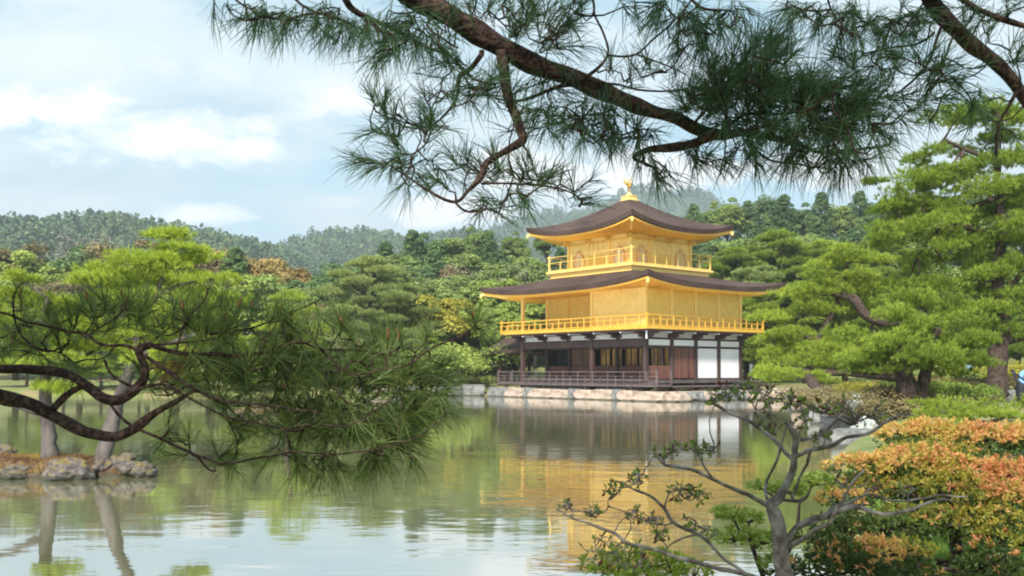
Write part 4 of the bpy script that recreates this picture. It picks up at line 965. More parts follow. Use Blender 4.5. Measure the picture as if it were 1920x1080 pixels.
pad_pine('garden_pine', 'tallest pine on the right bank with one thick straight trunk by the frame edge', tuple(W(1868, 736, Yb_)),
         [[(1868, 752, Yb_, 25), (1870, 700, Yb_, 19), (1872, 650, Yb_, 17), (1878, 600, Yb_, 14), (1870, 520, Yb_, 11), (1880, 430, Yb_, 9), (1870, 340, Yb_, 7), (1872, 260, Yb_, 5), (1868, 190, Yb_, 3)],
          [(1873, 640, Yb_, 8), (1900, 636, Yb_, 8), (1950, 625, Yb_, 6)], [(1878, 440, Yb_, 6), (1830, 430, Yb_, 5), (1770, 425, Yb_, 4), (1720, 480, Yb_, 3)], [(1870, 300, Yb_, 5), (1820, 285, Yb_, 4), (1770, 262, Yb_, 3)],
          [(1878, 560, Yb_, 6), (1920, 510, Yb_, 5), (1960, 500, Yb_, 5)], [(1872, 370, Yb_, 5), (1790, 400, Yb_, 4), (1700, 430, Yb_, 3)]],
         [(1855, 205, Yb_, 60), (1790, 222, Yb_, 50), (1905, 245, Yb_, 50), (1730, 297, Yb_, 42), (1795, 318, Yb_, 60), (1880, 300, Yb_, 55), (1715, 345, Yb_, 55), (1805, 360, Yb_, 70), (1900, 370, Yb_, 60), (1680, 380, Yb_, 50),
          (1760, 395, Yb_, 60), (1665, 425, Yb_, 55), (1735, 440, Yb_, 60), (1850, 430, Yb_, 70), (1640, 452, Yb_, 40), (1910, 450, Yb_, 50), (1775, 490, Yb_, 70), (1870, 490, Yb_, 60), (1830, 530, Yb_, 65), (1730, 530, Yb_, 55),
          (1905, 560, Yb_, 55), (1790, 580, Yb_, 70), (1690, 560, Yb_+1, 45), (1880, 620, Yb_, 60), (1840, 600, Yb_, 60), (1640, 340, Yb_, 16), (1840, 270, Yb_+.6, 60), (1760, 335, Yb_+.6, 60), (1860, 400, Yb_+.6, 70), (1700, 400, Yb_+.6, 60), (1800, 455, Yb_+.6, 70), (1925, 300, Yb_, 50), (1930, 210, Yb_, 50)],
         'lf_pine', .16, .012, 13, 235, .50, seed=7)
pad_pine('garden_pine', 'spreading yellow green pine with layered pads and leaning grey trunk right of the pavilion', tuple(W(1578, 782, 33)),
         [[(1580, 800, 33, 20), (1562, 775, 33.5, 17), (1545, 748, 34.5, 13), (1522, 716, 36, 10), (1512, 690, 38, 8), (1530, 640, 40, 7), (1560, 590, 40, 6), (1575, 540, 40, 4), (1590, 490, 40, 3)],
          [(1560, 552, Yc, 4), (1600, 560, Yc-.8, 9), (1622, 590, Yc-1, 9), (1650, 603, Yc-1, 9), (1680, 607, Yc-1, 7)], [(1512, 690, 38, 6), (1560, 700, 37, 6), (1610, 695, 36, 6), (1640, 705, 36, 5)],
          [(1530, 640, 40, 4), (1480, 620, 40, 4), (1450, 640, 40, 3)], [(1512, 690, 38, 4), (1480, 700, 38, 3), (1450, 705, 38, 2)]],
         [(1590, 478, Yc, 42), (1635, 490, Yc, 40), (1545, 508, Yc, 48), (1610, 518, Yc, 50), (1500, 552, Yc, 45), (1560, 545, Yc, 50), (1640, 545, Yc, 45), (1470, 598, Yc, 45), (1530, 590, Yc, 50), (1585, 575, Yc+1, 40), (1500, 640, Yc, 55),
          (1560, 635, Yc, 50), (1610, 640, Yc, 45), (1445, 635, Yc, 35), (1470, 670, Yc, 45), (1530, 682, Yc-2, 65), (1590, 670, Yc-2, 50), (1470, 706, Yc-3, 45), (1530, 712, Yc-3, 30), (1600, 690, Yc-2, 40), (1420, 600, Yc+2, 20), (1440, 700, Yc, 30)],
         'lf_niwaki', .17, .014, 12, 230, .48, bark='bark', seed=8)
pad_pine('juniper', 'low spreading bright green juniper in front of the thick pine trunk', tuple(W(1850, 790, 20)),
         [[(1850, 795, 20, 4), (1800, 780, 20, 3), (1760, 775, 20, 2)], [(1850, 795, 20, 4), (1900, 775, 20, 3)]],
         [(1760, 768, 20, 40), (1810, 770, 20, 50), (1870, 762, 20, 50), (1920, 756, 20, 40), (1790, 785, 19.6, 45), (1850, 784, 19.6, 50), (1910, 780, 19.6, 50), (1740, 782, 19.8, 28)],
         'lf_niwaki', .10, .007, 10, 200, .34, cat='shrub', seed=9)
for n, (px, Y_, lf, w_, lab) in enumerate([(1650, 30, 'lf_yellow', .7, 'yellow green azalea left of the forked trunk'), (1672, 27.5, 'lf_olive', .45, 'olive azalea at the foot of the forked trunk'), (1760, 34, 'lf_orange', .9, 'orange azalea right of the forked trunk'),
                                      (1775, 29, 'lf_light', .5, 'pale azalea between the forked trunk and the juniper'), (1600, 31, 'lf_olive', .8, 'olive ground bush below the soil path'), (1820, 36, 'lf_olive', .9, 'brownish azalea left of the thick pine trunk'),
                                      (1635, 25, 'lf_olive', .28, 'small olive bush behind the pale upright stone'), (1570, 38, 'lf_olive', .8, 'low olive bush by the foot of the leaning trunk'), (1700, 40, 'lf_orange', .9, 'orange bush behind the forked trunk'), (1912, 44, 'lf_yellow', 1.5, 'yellow shrub behind the seated person'), (1740, 46, 'lf_mid', 1.3, 'tall mid green bush far behind the forked trunk'), (1810, 47, 'lf_niwaki', 1.3, 'bright bush behind the grey stone posts')]):
    x = (px-960)*Y_/F; zb = tz(x, Y_); h = w_; py = HY-(zb+h-CH)*F/Y_
    plant('bush', px, py, Y_, lf, lab, 'azaleas on the right bank', 1.5)

# ------------------------------------------------------------------ people and posts on the right bank
def figure(name, label, joints, edges, rad, loc_, clothes):
    me = bpy.data.meshes.new('body'); me.from_pydata([Vector(j) for j in joints], edges, []); o = mobj(name, me)
    o.location = loc_; md = o.modifiers.new('skin', 'SKIN'); md.use_smooth_shade = True
    for i, r_ in enumerate(rad):
        o.data.skin_vertices[0].data[i].radius = (r_, r_) if not hasattr(r_, '__len__') else r_
    o.data.skin_vertices[0].data[0].use_root = True
    s_ = o.modifiers.new('sub', 'SUBSURF'); s_.levels = 2; s_.render_levels = 2
    o.data.materials.append(clothes); tag(o, label, 'person'); return o
def clothmat(name, bands):
    """colour by height on the body"""
    m, t = mat(name); tc = t.n('ShaderNodeTexCoord'); sz = t.n('ShaderNodeSeparateXYZ', i0=tc.outputs['Object'])
    f = t.m('DIVIDE', sz.outputs[2], 2.0); r_ = t.n('ShaderNodeValToRGB'); t.t.links.new(f, r_.inputs[0]); r_.color_ramp.interpolation = 'CONSTANT'
    e = r_.color_ramp.elements
    while len(e) < len(bands): e.new(.5)
    for i, (p, c) in enumerate(bands): e[i].position = p/2; e[i].color = (*c, 1)
    p = t.n('ShaderNodeBsdfPrincipled', Base__Color=r_.outputs[0], Roughness=.8); t.n('ShaderNodeOutputMaterial', Surface=p.outputs[0]); return m
skin_c = (.45, .26, .18)
M['denim'] = simple('blue_shirt', (.10, .26, .55), (.22, .42, .70), 9, .85, 0, .2); M['navy'] = simple('dark_cloth', (.010, .012, .02), (.02, .022, .035), 6, .8, 0, .2)
M['cap'] = simple('white_cap', (.6, .6, .6), (.72, .72, .72), 6, .8, 0, 0); M['skin'] = simple('skin', (.40, .23, .16), (.48, .29, .21), 8, .6, 0, 0)
# seated person: local x across, y depth (towards the camera is -y)
Yp = 30.0; bx = (1912-960)*Yp/F; bz = tz(bx, Yp)
rock(bx+.25, Yp+.35, bz+.12, .40, .35, .30, 'stone_grey', 'grey boulder the seated person sits on', None)
J = [(0, 0, .48), (0, -.02, .72), (0, -.06, .95), (0, -.05, 1.06), (0, -.08, 1.16), (0, -.09, 1.27),
     (-.19, -.06, .93), (-.30, -.18, .70), (-.20, -.40, .56), (.19, -.06, .93), (.30, -.2, .70), (.20, -.42, .56),
     (-.13, -.02, .46), (-.17, -.44, .50), (-.19, -.46, .08), (-.19, -.60, .04), (.13, -.02, .46), (.17, -.44, .50), (.19, -.46, .08), (.19, -.6, .04)]
Eg = [(0, 1), (1, 2), (2, 3), (3, 4), (4, 5), (2, 6), (6, 7), (7, 8), (2, 9), (9, 10), (10, 11), (0, 12), (12, 13), (13, 14), (14, 15), (0, 16), (16, 17), (17, 18), (18, 19)]
Rd = [(.17, .13), (.15, .12), (.17, .11), .055, .095, .085, .075, .052, .035, .075, .052, .035, .095, .075, .045, .035, .095, .075, .045, .035]
per = figure('person', 'seated person in blue shirt and dark trousers beside the thick pine trunk', J, Eg, Rd, (bx+.22, Yp, bz), clothmat('seated_person', [(0, (.012, .014, .025)), (.56, (.16, .34, .62)), (1.03, skin_c)]))
m = MB(); m.lathe((0, -.09, 1.2), [(.112, -.03), (.115, .05), (.09, .12), (.04, .155), (0, .16)], 14); m.box((-.07, -.27, 1.16), (.07, -.18, 1.18)); m.build('cap', M['cap'], per, True)
m = MB()
for s_ in (-.035, .035): m.lathe((s_, -.18, 1.165), [(0, -.012), (.01, 0), (0, .012)], 8)
m.build('eyes', M['navy'], per, True)
m = MB(); m.tube([(0, -.175, 1.16), (0, -.205, 1.125), (0, -.18, 1.115)], [.012, .018, .01], 6); m.build('nose', M['skin'], per, True)
for sx in (-1, 1):
    m = MB(); hx, hy, hz = sx*.18, -.44, .555
    m.tube([(hx, hy+.03, hz), (hx, hy-.02, hz), (hx, hy-.06, hz-.005)], [.028, .04, .036], 8)
    for f_ in range(4):
        a = (f_-1.5)*.021; l2 = (.055, .065, .06, .045)[f_]; m.tube([(hx+a, hy-.05, hz), (hx+a*1.1, hy-.05-l2*.6, hz+.002), (hx+a*1.1, hy-.05-l2, hz-.03)], [.010, .009, .007], 6)
    m.tube([(hx-sx*.03, hy-.01, hz), (hx-sx*.055, hy-.05, hz-.01), (hx-sx*.05, hy-.075, hz-.025)], [.012, .010, .008], 6)
    m.build('hand', M['skin'], per, True)
m = MB(); m.box((-.34, -.62, .03), (.20, -.34, .62)); bag = m.build('bag', M['navy'], None, False, .07); bag.location = (bx-.10, Yp-.2, bz); tag(bag, 'black bag with a shoulder strap on the ground beside the thick pine trunk', 'bag')
m = MB(); m.tube([(-.28, -.48, .56), (-.36, -.46, .75), (-.46, -.44, .98), (-.48, -.42, 1.04), (-.32, -.42, .88), (-.1, -.44, .72), (.1, -.46, .58)], .03, 6); m.build('strap', M['navy'], bag, True)
# far person, standing behind the azaleas
J = [(0, 0, .92), (0, 0, 1.15), (0, 0, 1.38), (0, 0, 1.50), (0, -.01, 1.58), (0, -.01, 1.68), (-.19, 0, 1.38), (-.24, -.02, 1.10), (-.20, -.16, .92), (.19, 0, 1.38), (.24, -.02, 1.10), (.22, -.06, .85),
     (-.10, 0, .88), (-.11, -.02, .48), (-.11, .02, .06), (-.11, -.12, .04), (.10, 0, .88), (.12, .04, .48), (.12, .06, .06), (.12, -.08, .04)]
Rd = [(.15, .11), (.14, .10), (.16, .11), .05, .09, .085, .06, .045, .032, .06, .045, .032, .085, .06, .042, .035, .085, .06, .042, .035]
x = (1814-960)*58/F
per2 = figure('person', 'distant standing person in pale blue jacket between the trunks, partly hidden by azaleas', J, Eg, Rd, (x, 58, tz(x, 58)-.15), clothmat('standing_person', [(0, (.02, .025, .05)), (.90, (.32, .48, .68)), (1.47, skin_c), (1.64, (.02, .015, .012))]))
m = MB(); m.box((-.16, .10, 1.02), (.16, .26, 1.42)); m.build('backpack', M['navy'], per2, False, .04)
for px, Y_, h_, lab in [(1772, 48, .85, 'left grey stone post behind the azaleas'), (1796, 47, .95, 'right grey stone post behind the azaleas')]:
    x = (px-960)*Y_/F; m = MB(); m.box((-.22, -.2, -.2), (.22, .2, h_*.86)); m.box((-.26, -.24, h_*.86), (.26, .24, h_)); o = m.build('stone_post', M['stone_grey'], None, False, .04); o.location = (x, Y_, tz(x, Y_)); tag(o, lab, 'stone post', 'grey stone posts on the right bank')
for n, px in enumerate((1594, 1608, 1622, 1641)):
    Y_ = 39.0; x = (px-960)*Y_/F; m = MB(); m.tube([(0, 0, -.2), (0, 0, .42)], .055 if n in (0, 3) else .035, 8); m.tube([(0, 0, .40), (0, 0, .45)], [.06, .02], 8); o = m.build('path_stake', M['wood'], None, True); o.location = (x, Y_+1.5, tz(x, Y_)); tag(o, 'dark wooden stake by the soil path, %s from the left' % ('first', 'second', 'third', 'fourth')[n], 'stake', 'stakes along the soil path')
x = (1408-960)*62/F; m = MB(); m.box((-.09, -.03, 0), (.09, .03, .95)); m.box((-.04, -.035, -.8), (.04, .025, 0)); o = m.build('sign_post', M['plaster'], None, False, .01); o.location = (x, 62, tz(x, 62)+.55); tag(o, 'slim white marker post right of the pavilion corner', 'marker post')

# ------------------------------------------------------------------ near pines: limbs, twigs and real needles
def needles(P, D, rg, k, L, wd, spread, droop):
    """k needles round every shoot (tip P, direction D)"""
    n = len(P); P = np.repeat(P, k, 0); D = np.repeat(D, k, 0)
    back = rg.random((n*k, 1))**1.3*.075
    P = P-D*back+rg.normal(size=P.shape)*.002
    r_ = rg.normal(size=(n*k, 3)); r_ -= D*(r_*D).sum(1, keepdims=True); r_ /= np.maximum(np.linalg.norm(r_, axis=1, keepdims=True), 1e-6)
    a = rg.uniform(.15, spread, (n*k, 1))*(1-.25*(.075-back)/.075)
    d = D*np.cos(a)+r_*np.sin(a); ll = L*rg.uniform(.65, 1.12, (n*k, 1))
    sd_ = np.cross(d, rg.normal(size=(n*k, 3))); sd_ /= np.maximum(np.linalg.norm(sd_, axis=1, keepdims=True), 1e-6)
    bend = rg.normal(size=(n*k, 3))*.06+np.array([0, 0, -droop])
    m_ = P+d*ll*.55; e = P+d*ll+bend*ll
    V = np.stack([P-sd_*wd, P+sd_*wd, m_+sd_*wd, m_-sd_*wd, m_+sd_*wd, m_-sd_*wd, e-sd_*wd*.25, e+sd_*wd*.25], 1).reshape(-1, 3)
    i = np.arange(n*k)*8
    Fq = np.concatenate([np.stack([i, i+1, i+2, i+3], 1), np.stack([i+5, i+4, i+7, i+6], 1)], 0)
    return V, Fq
def near_pine(name, label, base, limbs, blobs, leaf, Yd, seed, k, L, wd, spread=1.05, trunk=None, buds=0, dead=(), lsc=.78, canopy=None):
    rg = np.random.default_rng(seed); root = empty(name, base); tag(root, label, 'tree'); inv = np.array(base)
    mb = MB(); nodes = []
    for l in limbs:
        Q = limb(mb, [(a, b_, c_, d_*lsc*(.8 if d_ < 7 else 1)) for a, b_, c_, d_ in l], 10, seed, .012, 6); nodes += [np.array(q_) for q_ in Q]
    if trunk: mb.tube(trunk[0], trunk[1], 14)
    o = None; tw = MB()
    nd = np.array(nodes)
    pts = []; bias = []
    for b_ in blobs:
        px, py, rx, ry, n = b_[:5]; bz = b_[5] if len(b_) > 5 else (0, .2); y0 = b_[6] if len(b_) > 6 else Yd
        for _ in range(n):
            a = rg.uniform(0, 6.283); q_ = rg.random()**.5
            pts.append(np.array(W(px+cos(a)*q_*rx, py+sin(a)*q_*ry, y0+rg.normal()*.13*Yd/3))); bias.append((bz[0], rg.normal()*.25, bz[1]))
    pts = np.array(pts); bias = np.array(bias)
    dist = np.array([np.min(((nd-p)**2).sum(1)) for p in pts]); order = np.argsort(dist)
    P = []; D = []
    for i in order:
        p = pts[i]; dd = ((nd-p)**2).sum(1); j = int(np.argmin(dd)); s_ = nd[j]; ln = math.sqrt(dd[j])
        v_ = p-s_
        if ln > .03:
            nseg = max(3, int(ln/.05)); off = rg.normal(size=3)*ln*.14; off[2] -= ln*.06
            path = [s_+v_*q_+off*math.sin(q_*pi)+(rg.normal(size=3)*.004 if 0 < q_ < 1 else 0) for q_ in np.linspace(0, 1, nseg+1)]
            r0 = .0026+min(ln, .6)*.007
            tw.tube(path, [r0*(1-q_)+.0019*q_ for q_ in np.linspace(0, 1, nseg+1)], 5)
            nd = np.vstack([nd, np.array(path[1:])]); tdir = path[-1]-path[-2]
        else: tdir = rg.normal(size=3)
        tdir = tdir/max(np.linalg.norm(tdir), 1e-6)
        d = tdir*.75+bias[i]*1.0+rg.normal(size=3)*.28; d /= np.linalg.norm(d)
        e = p+d*.03; tw.tube([p, e], [.0022, .0018], 5)
        P.append(e); D.append(d)
    P = np.array(P); D = np.array(D)
    V, Fq = needles(P, D, rg, k, L, wd, spread, .10)
    nn = len(P)*k; tint = np.clip(np.repeat(rg.uniform(.1, .75, len(P)), k)+rg.normal(size=nn)*.15, 0, 1); tint = np.concatenate([tint, tint])
    mobj('needles', npmesh('needles', V-inv, Fq, M[leaf], False, tint), root)
    mb.v = [tuple(np.array(v_)-inv) for v_ in mb.v]; tw.v = [tuple(np.array(v_)-inv) for v_ in tw.v]
    br = mobj('branch', mb_mesh(mb, 'branch', M['bark_near']), root)
    mobj('twigs', mb_mesh(tw, 'twigs', M['bark_near']), root)
    if canopy:      # the rest of the crown, above the frame: it shades the low limbs
        cs_, rs_ = [], []
        for (x0, x1, y0, y1, z0, z1, n_) in canopy:
            for _ in range(n_): cs_.append(np.array([rg.uniform(x0, x1), rg.uniform(y0, y1), rg.uniform(z0, z1)])); rs_.append(rg.uniform(.32, .55))
        V2, F2, T2 = pad_tufts(cs_, rs_, 150, .10, 12, .0028, rg, .5)
        mobj('upper_crown', npmesh('upper_crown', V2-inv, F2, M[leaf], False, T2), root)
        cm = MB(); tp = Vector(trunk[0][-1])
        for c_ in cs_[::2]: cm.tube([tp, (tp+Vector(c_))/2+Vector((0, 0, -.15)), Vector(c_)], [.035, .022, .006], 5)
        cm.v = [tuple(np.array(v_)-inv) for v_ in cm.v]; mobj('upper_limbs', mb_mesh(cm, 'upper_limbs', M['bark_near']), root)
    if buds:
        b_ = MB(); b_.tube([(0, 0, 0), (0, 0, .008), (0, 0, .022), (0, 0, .034)], [.0028, .0048, .0038, .0008], 7); bm_ = mb_mesh(b_, 'bud', M['bud'])
        up_ = [i for i in range(len(P)) if D[i][2] > .35]; rg.shuffle(up_)
        for i in up_[:buds]:
            q_ = mobj('bud', bm_, root); q_.location = Vector(P[i]-inv); q_.rotation_euler = Vector(D[i]+np.array([0, 0, .8])).to_track_quat('Z', 'Y').to_euler(); s_ = rg.uniform(.8, 1.5); q_.scale = (s_*.8, s_*.8, s_*.8)
    if dead:
        P2 = []; D2 = []
        for px, py, rx, ry, n in dead:
            for _ in range(n):
                P2.append(np.array(W(px+rg.uniform(-rx, rx), py+rg.uniform(-ry, ry), Yd+.25+rg.normal()*.05))); q_ = np.array([rg.normal()*.8, rg.normal()*.3, -.4+rg.normal()*.3]); D2.append(q_/np.linalg.norm(q_))
        V, Fq = needles(np.array(P2), np.array(D2), rg, 26, L*.9, wd, .8, .2); mobj('dead_needles', npmesh('dead_needles', V-inv, Fq, M['needle_dead'], False, rg.random(len(Fq))), root)
    return root
U, DN = (0, 1.1), (0, -1.0)
YL = 2.9
def yl(l, Y=YL, dy=0): return [(a, b_, Y+dy*i/len(l), r_) for i, (a, b_, r_) in enumerate(l)]
left_limbs = [
    [(-480, 660, 2.5, 40), (-280, 690, 2.6, 30), (-100, 718, 2.75, 22)]+yl([(0, 742, 17), (50, 755, 16), (90, 772, 16), (130, 795, 15), (170, 812, 14), (210, 820, 13), (250, 803, 12), (290, 775, 10), (325, 755, 7), (370, 735, 4)]),
    yl([(100, 768, 9), (128, 743, 8), (160, 722, 8)]),
    [(-330, 680, 2.6, 18), (-120, 690, 2.75, 14)]+yl([(0, 690, 10), (60, 692, 11), (130, 705, 12), (160, 725, 13), (188, 745, 13), (222, 746, 12), (255, 725, 11), (271, 695, 10), (264, 662, 10), (285, 650, 9)]),
    yl([(285, 652, 7), (330, 660, 6.5), (400, 667, 6), (450, 667, 6), (500, 660, 5), (560, 644, 5), (600, 655, 4), (680, 660, 3.5), (760, 666, 3), (820, 648, 3), (868, 627, 3), (893, 611, 2.5)], dy=.3),
    yl([(270, 668, 6), (310, 695, 5.5), (360, 725, 5), (420, 748, 4.5), (480, 758, 4), (540, 765, 3), (600, 775, 2.5)], dy=-.3),
    yl([(205, 752, 4.5), (250, 795, 4.5), (310, 828, 4.5), (360, 853, 4), (388, 880, 3), (405, 882, 2.5)]),
    yl([(360, 853, 3.5), (430, 867, 3), (500, 860, 3), (560, 842, 2.5), (640, 850, 2.5), (710, 838, 2.5), (770, 825, 2.2), (820, 790, 2), (835, 770, 1.8)], dy=-.2),
    yl([(264, 662, 5.5), (235, 648, 5), (190, 645, 5), (160, 628, 4.5), (120, 620, 4), (60, 605, 4), (0, 582, 4), (-60, 570, 4)]),
    yl([(285, 650, 4), (370, 640, 3.5), (440, 622, 3), (520, 598, 3), (600, 562, 2.5)], dy=.4), yl([(130, 640, 3), (90, 660, 3), (50, 640, 3), (20, 570, 3), (45, 530, 2)]),
    yl([(160, 632, 3), (210, 600, 3), (235, 570, 3), (238, 555, 2)]), yl([(330, 660, 3), (350, 600, 3), (385, 560, 3), (393, 540, 3)]),
    yl([(600, 655, 3), (660, 700, 2.5), (740, 690, 2), (800, 660, 2)], dy=-.3), yl([(222, 742, 4), (300, 720, 4), (380, 760, 3), (460, 790, 3), (560, 800, 2.5), (660, 790, 2.2), (750, 740, 2)], dy=-.4), yl([(255, 725, 5), (210, 700, 4), (195, 675, 4)])]
left_blobs = [(30, 600, 70, 30, 14, U), (100, 625, 70, 35, 16, U), (170, 600, 60, 30, 14, U), (235, 595, 60, 35, 20, U), (320, 600, 60, 35, 22, U), (390, 600, 50, 35, 20, U), (455, 620, 60, 28, 22, U), (540, 625, 60, 28, 24, U), (620, 628, 45, 25, 18, U),
              (690, 645, 45, 20, 12, U), (750, 652, 35, 14, 7, U), (820, 640, 30, 10, 3, U), (888, 612, 8, 5, 4, (.0, 1.4)), (892, 616, 5, 5, 2, (.9, -1.0)),
              (60, 665, 80, 25, 14, (0, .4)), (150, 675, 60, 30, 12, (0, .4)), (20, 640, 40, 30, 8, U),
              (330, 700, 80, 45, 30, (.1, .3)), (420, 705, 80, 45, 42, (.2, .4)), (500, 705, 85, 45, 54, (.2, .5)), (590, 705, 85, 45, 56, (.2, .5)), (665, 722, 80, 45, 52, (.3, .4)), (738, 715, 60, 45, 36, (.5, .4)), (800, 700, 35, 45, 18, (.6, .4)),
              (480, 770, 90, 35, 30, (.1, .1)), (560, 785, 85, 35, 42, (.1, .0)), (640, 800, 85, 35, 50, (.1, -.1)), (720, 795, 75, 35, 46, (.3, -.1)), (785, 765, 45, 35, 26, (.8, 0)), (828, 745, 22, 35, 12, (.9, .1)),
              (600, 862, 60, 22, 18, (0, -1)), (680, 862, 60, 22, 22, (.1, -1)), (745, 845, 45, 25, 16, (.5, -.9)), (540, 850, 45, 18, 8, (-.3, -.9)), (400, 855, 60, 20, 10, (0, -.4)), (335, 835, 40, 20, 7, (0, .2)), (440, 825, 50, 25, 10, (0, .3)), (300, 800, 40, 30, 6, (0, 0))]
left_blobs = [(b_[0], b_[1], b_[2], b_[3], max(2, int(b_[4]*(.62 if b_[0] > 280 and b_[1] > 660 else .6))), b_[5], YL+.22) for b_ in left_blobs]
near_pine('near_pine', 'near pine whose low limbs and long needles reach in from the left over the pond', (-2.75, 2.4, tz(-2.75, 2.4)), left_limbs, left_blobs, 'needle_near', YL, 21, 27, .115, .00105, 1.05,
          trunk=([(-2.75, 2.4, .2), (-2.7, 2.4, 1.0), (-2.55, 2.45, 1.9), (-2.5, 2.5, 3.0), (-2.6, 2.5, 4.2)], [.20, .16, .14, .11, .05]), buds=60, dead=[(335, 695, 50, 18, 9)], canopy=[(-4.6, -1.6, -1.5, 2.2, 3.5, 4.8, 34)])
YT = 2.9
top_limbs = [
    [(-40, -760, 2.0, 62), (260, -430, 2.3, 50), (540, -180, 2.6, 38), (700, -60, 2.8, 31)]+yl([(785, -2, 28), (850, 32, 27), (920, 78, 25), (1000, 115, 24), (1080, 148, 22), (1150, 180, 20), (1220, 205, 17), (1290, 235, 15), (1340, 250, 13), (1400, 252, 10), (1470, 262, 7), (1540, 282, 5), (1620, 282, 4), (1670, 265, 3)], YT, .2),
    yl([(1340, 250, 12), (1290, 270, 11), (1252, 278, 11), (1215, 282, 8), (1186, 295, 6), (1212, 312, 3.5), (1245, 335, 2.5)], YT),
    yl([(940, 95, 14), (948, 150, 13), (957, 200, 12), (978, 245, 11), (981, 266, 11), (945, 282, 9), (912, 305, 8), (903, 332, 8), (880, 355, 6), (855, 372, 5), (800, 350, 4), (760, 325, 3), (715, 300, 2)], YT, -.2),
    yl([(855, 372, 4), (880, 395, 3), (930, 395, 2), (975, 385, 2)], YT-.1), yl([(903, 345, 4), (960, 345, 3.5), (1020, 350, 3), (1060, 360, 2.5), (1090, 378, 2)], YT-.1),
    yl([(903, 95, 7), (880, 128, 6.5), (862, 142, 7), (858, 175, 5), (845, 205, 4), (800, 238, 3), (730, 222, 2.5), (700, 200, 2)], YT, .2),
    yl([(620, -60, 10), (645, 0, 9), (665, 20, 8), (720, 45, 6.5), (760, 65, 6), (800, 85, 5), (850, 108, 4), (890, 150, 3)], YT, .3), yl([(400, -40, 4), (442, 2, 3), (480, 25, 3), (530, 40, 3), (585, 38, 2)], YT+.2), yl([(520, -40, 5), (560, 5, 4), (610, 30, 3.5), (652, 38, 3)], YT+.1),
    [(300, -300, 2.5, 9), (400, -40, 3.1, 4)], [(420, -240, 2.5, 14), (620, -60, 2.9, 10)], [(420, -240, 2.5, 9), (520, -40, 3.0, 5)],
    [(1000, -300, 2.5, 12), (1080, -80, 2.9, 6)]+yl([(1108, 0, 3.5), (1110, 30, 3.5), (1130, 70, 3.5), (1140, 105, 4), (1105, 140, 5), (1080, 155, 5)], YT), yl([(1140, 105, 3.5), (1195, 103, 3), (1240, 60, 3), (1280, 20, 3), (1310, -20, 3)], YT), yl([(1195, 104, 2.5), (1250, 125, 2.5), (1285, 140, 2)], YT),
    yl([(1075, 158, 7), (1040, 168, 6), (1000, 183, 5.5), (960, 188, 4)], YT, .2), yl([(1110, 150, 4), (1160, 160, 3.5), (1240, 170, 3), (1330, 165, 3), (1400, 140, 2)], YT, .3), yl([(1340, 250, 6), (1400, 215, 5), (1480, 210, 4), (1560, 200, 3), (1640, 190, 2)], YT, .3),
    yl([(1290, 236, 5), (1330, 200, 4), (1352, 160, 3), (1360, 100, 3)], YT), yl([(1400, 255, 4), (1440, 300, 3.5), (1500, 310, 3), (1560, 320, 2)], YT), yl([(830, 20, 5), (800, 50, 4), (860, 90, 3)], YT),
    [(900, -1050, 1.8, 40), (1350, -560, 2.2, 32), (1600, -240, 2.5, 24)]+yl([(1740, -5, 20), (1770, 40, 20), (1800, 68, 19), (1830, 90, 17), (1870, 120, 16), (1900, 155, 15), (1930, 200, 14), (1970, 270, 12), (2010, 360, 8)], YT, .2),
    [(1600, -240, 2.5, 10), (1740, -60, 2.8, 8)]+yl([(1810, 0, 7), (1860, 30, 7), (1900, 46, 7), (1950, 55, 6)], YT), yl([(1768, 38, 5), (1750, 90, 4), (1730, 130, 3.5), (1690, 170, 3)], YT), yl([(1912, 165, 6), (1890, 205, 5), (1870, 235, 4), (1868, 290, 3)], YT), yl([(1752, 60, 4), (1700, 90, 3), (1620, 100, 2.5)], YT),
    yl([(1790, 65, 4), (1750, 150, 3), (1720, 200, 3), (1690, 215, 2)], YT), [(1500, -260, 2.5, 7), (1540, -60, 2.8, 4), (1560, 20, 2.9, 3), (1600, 70, 2.9, 2.5)], [(1180, -260, 2.6, 8), (1250, -60, 2.9, 5), (1310, 10, 2.9, 4), (1370, 20, 2.9, 3)]]
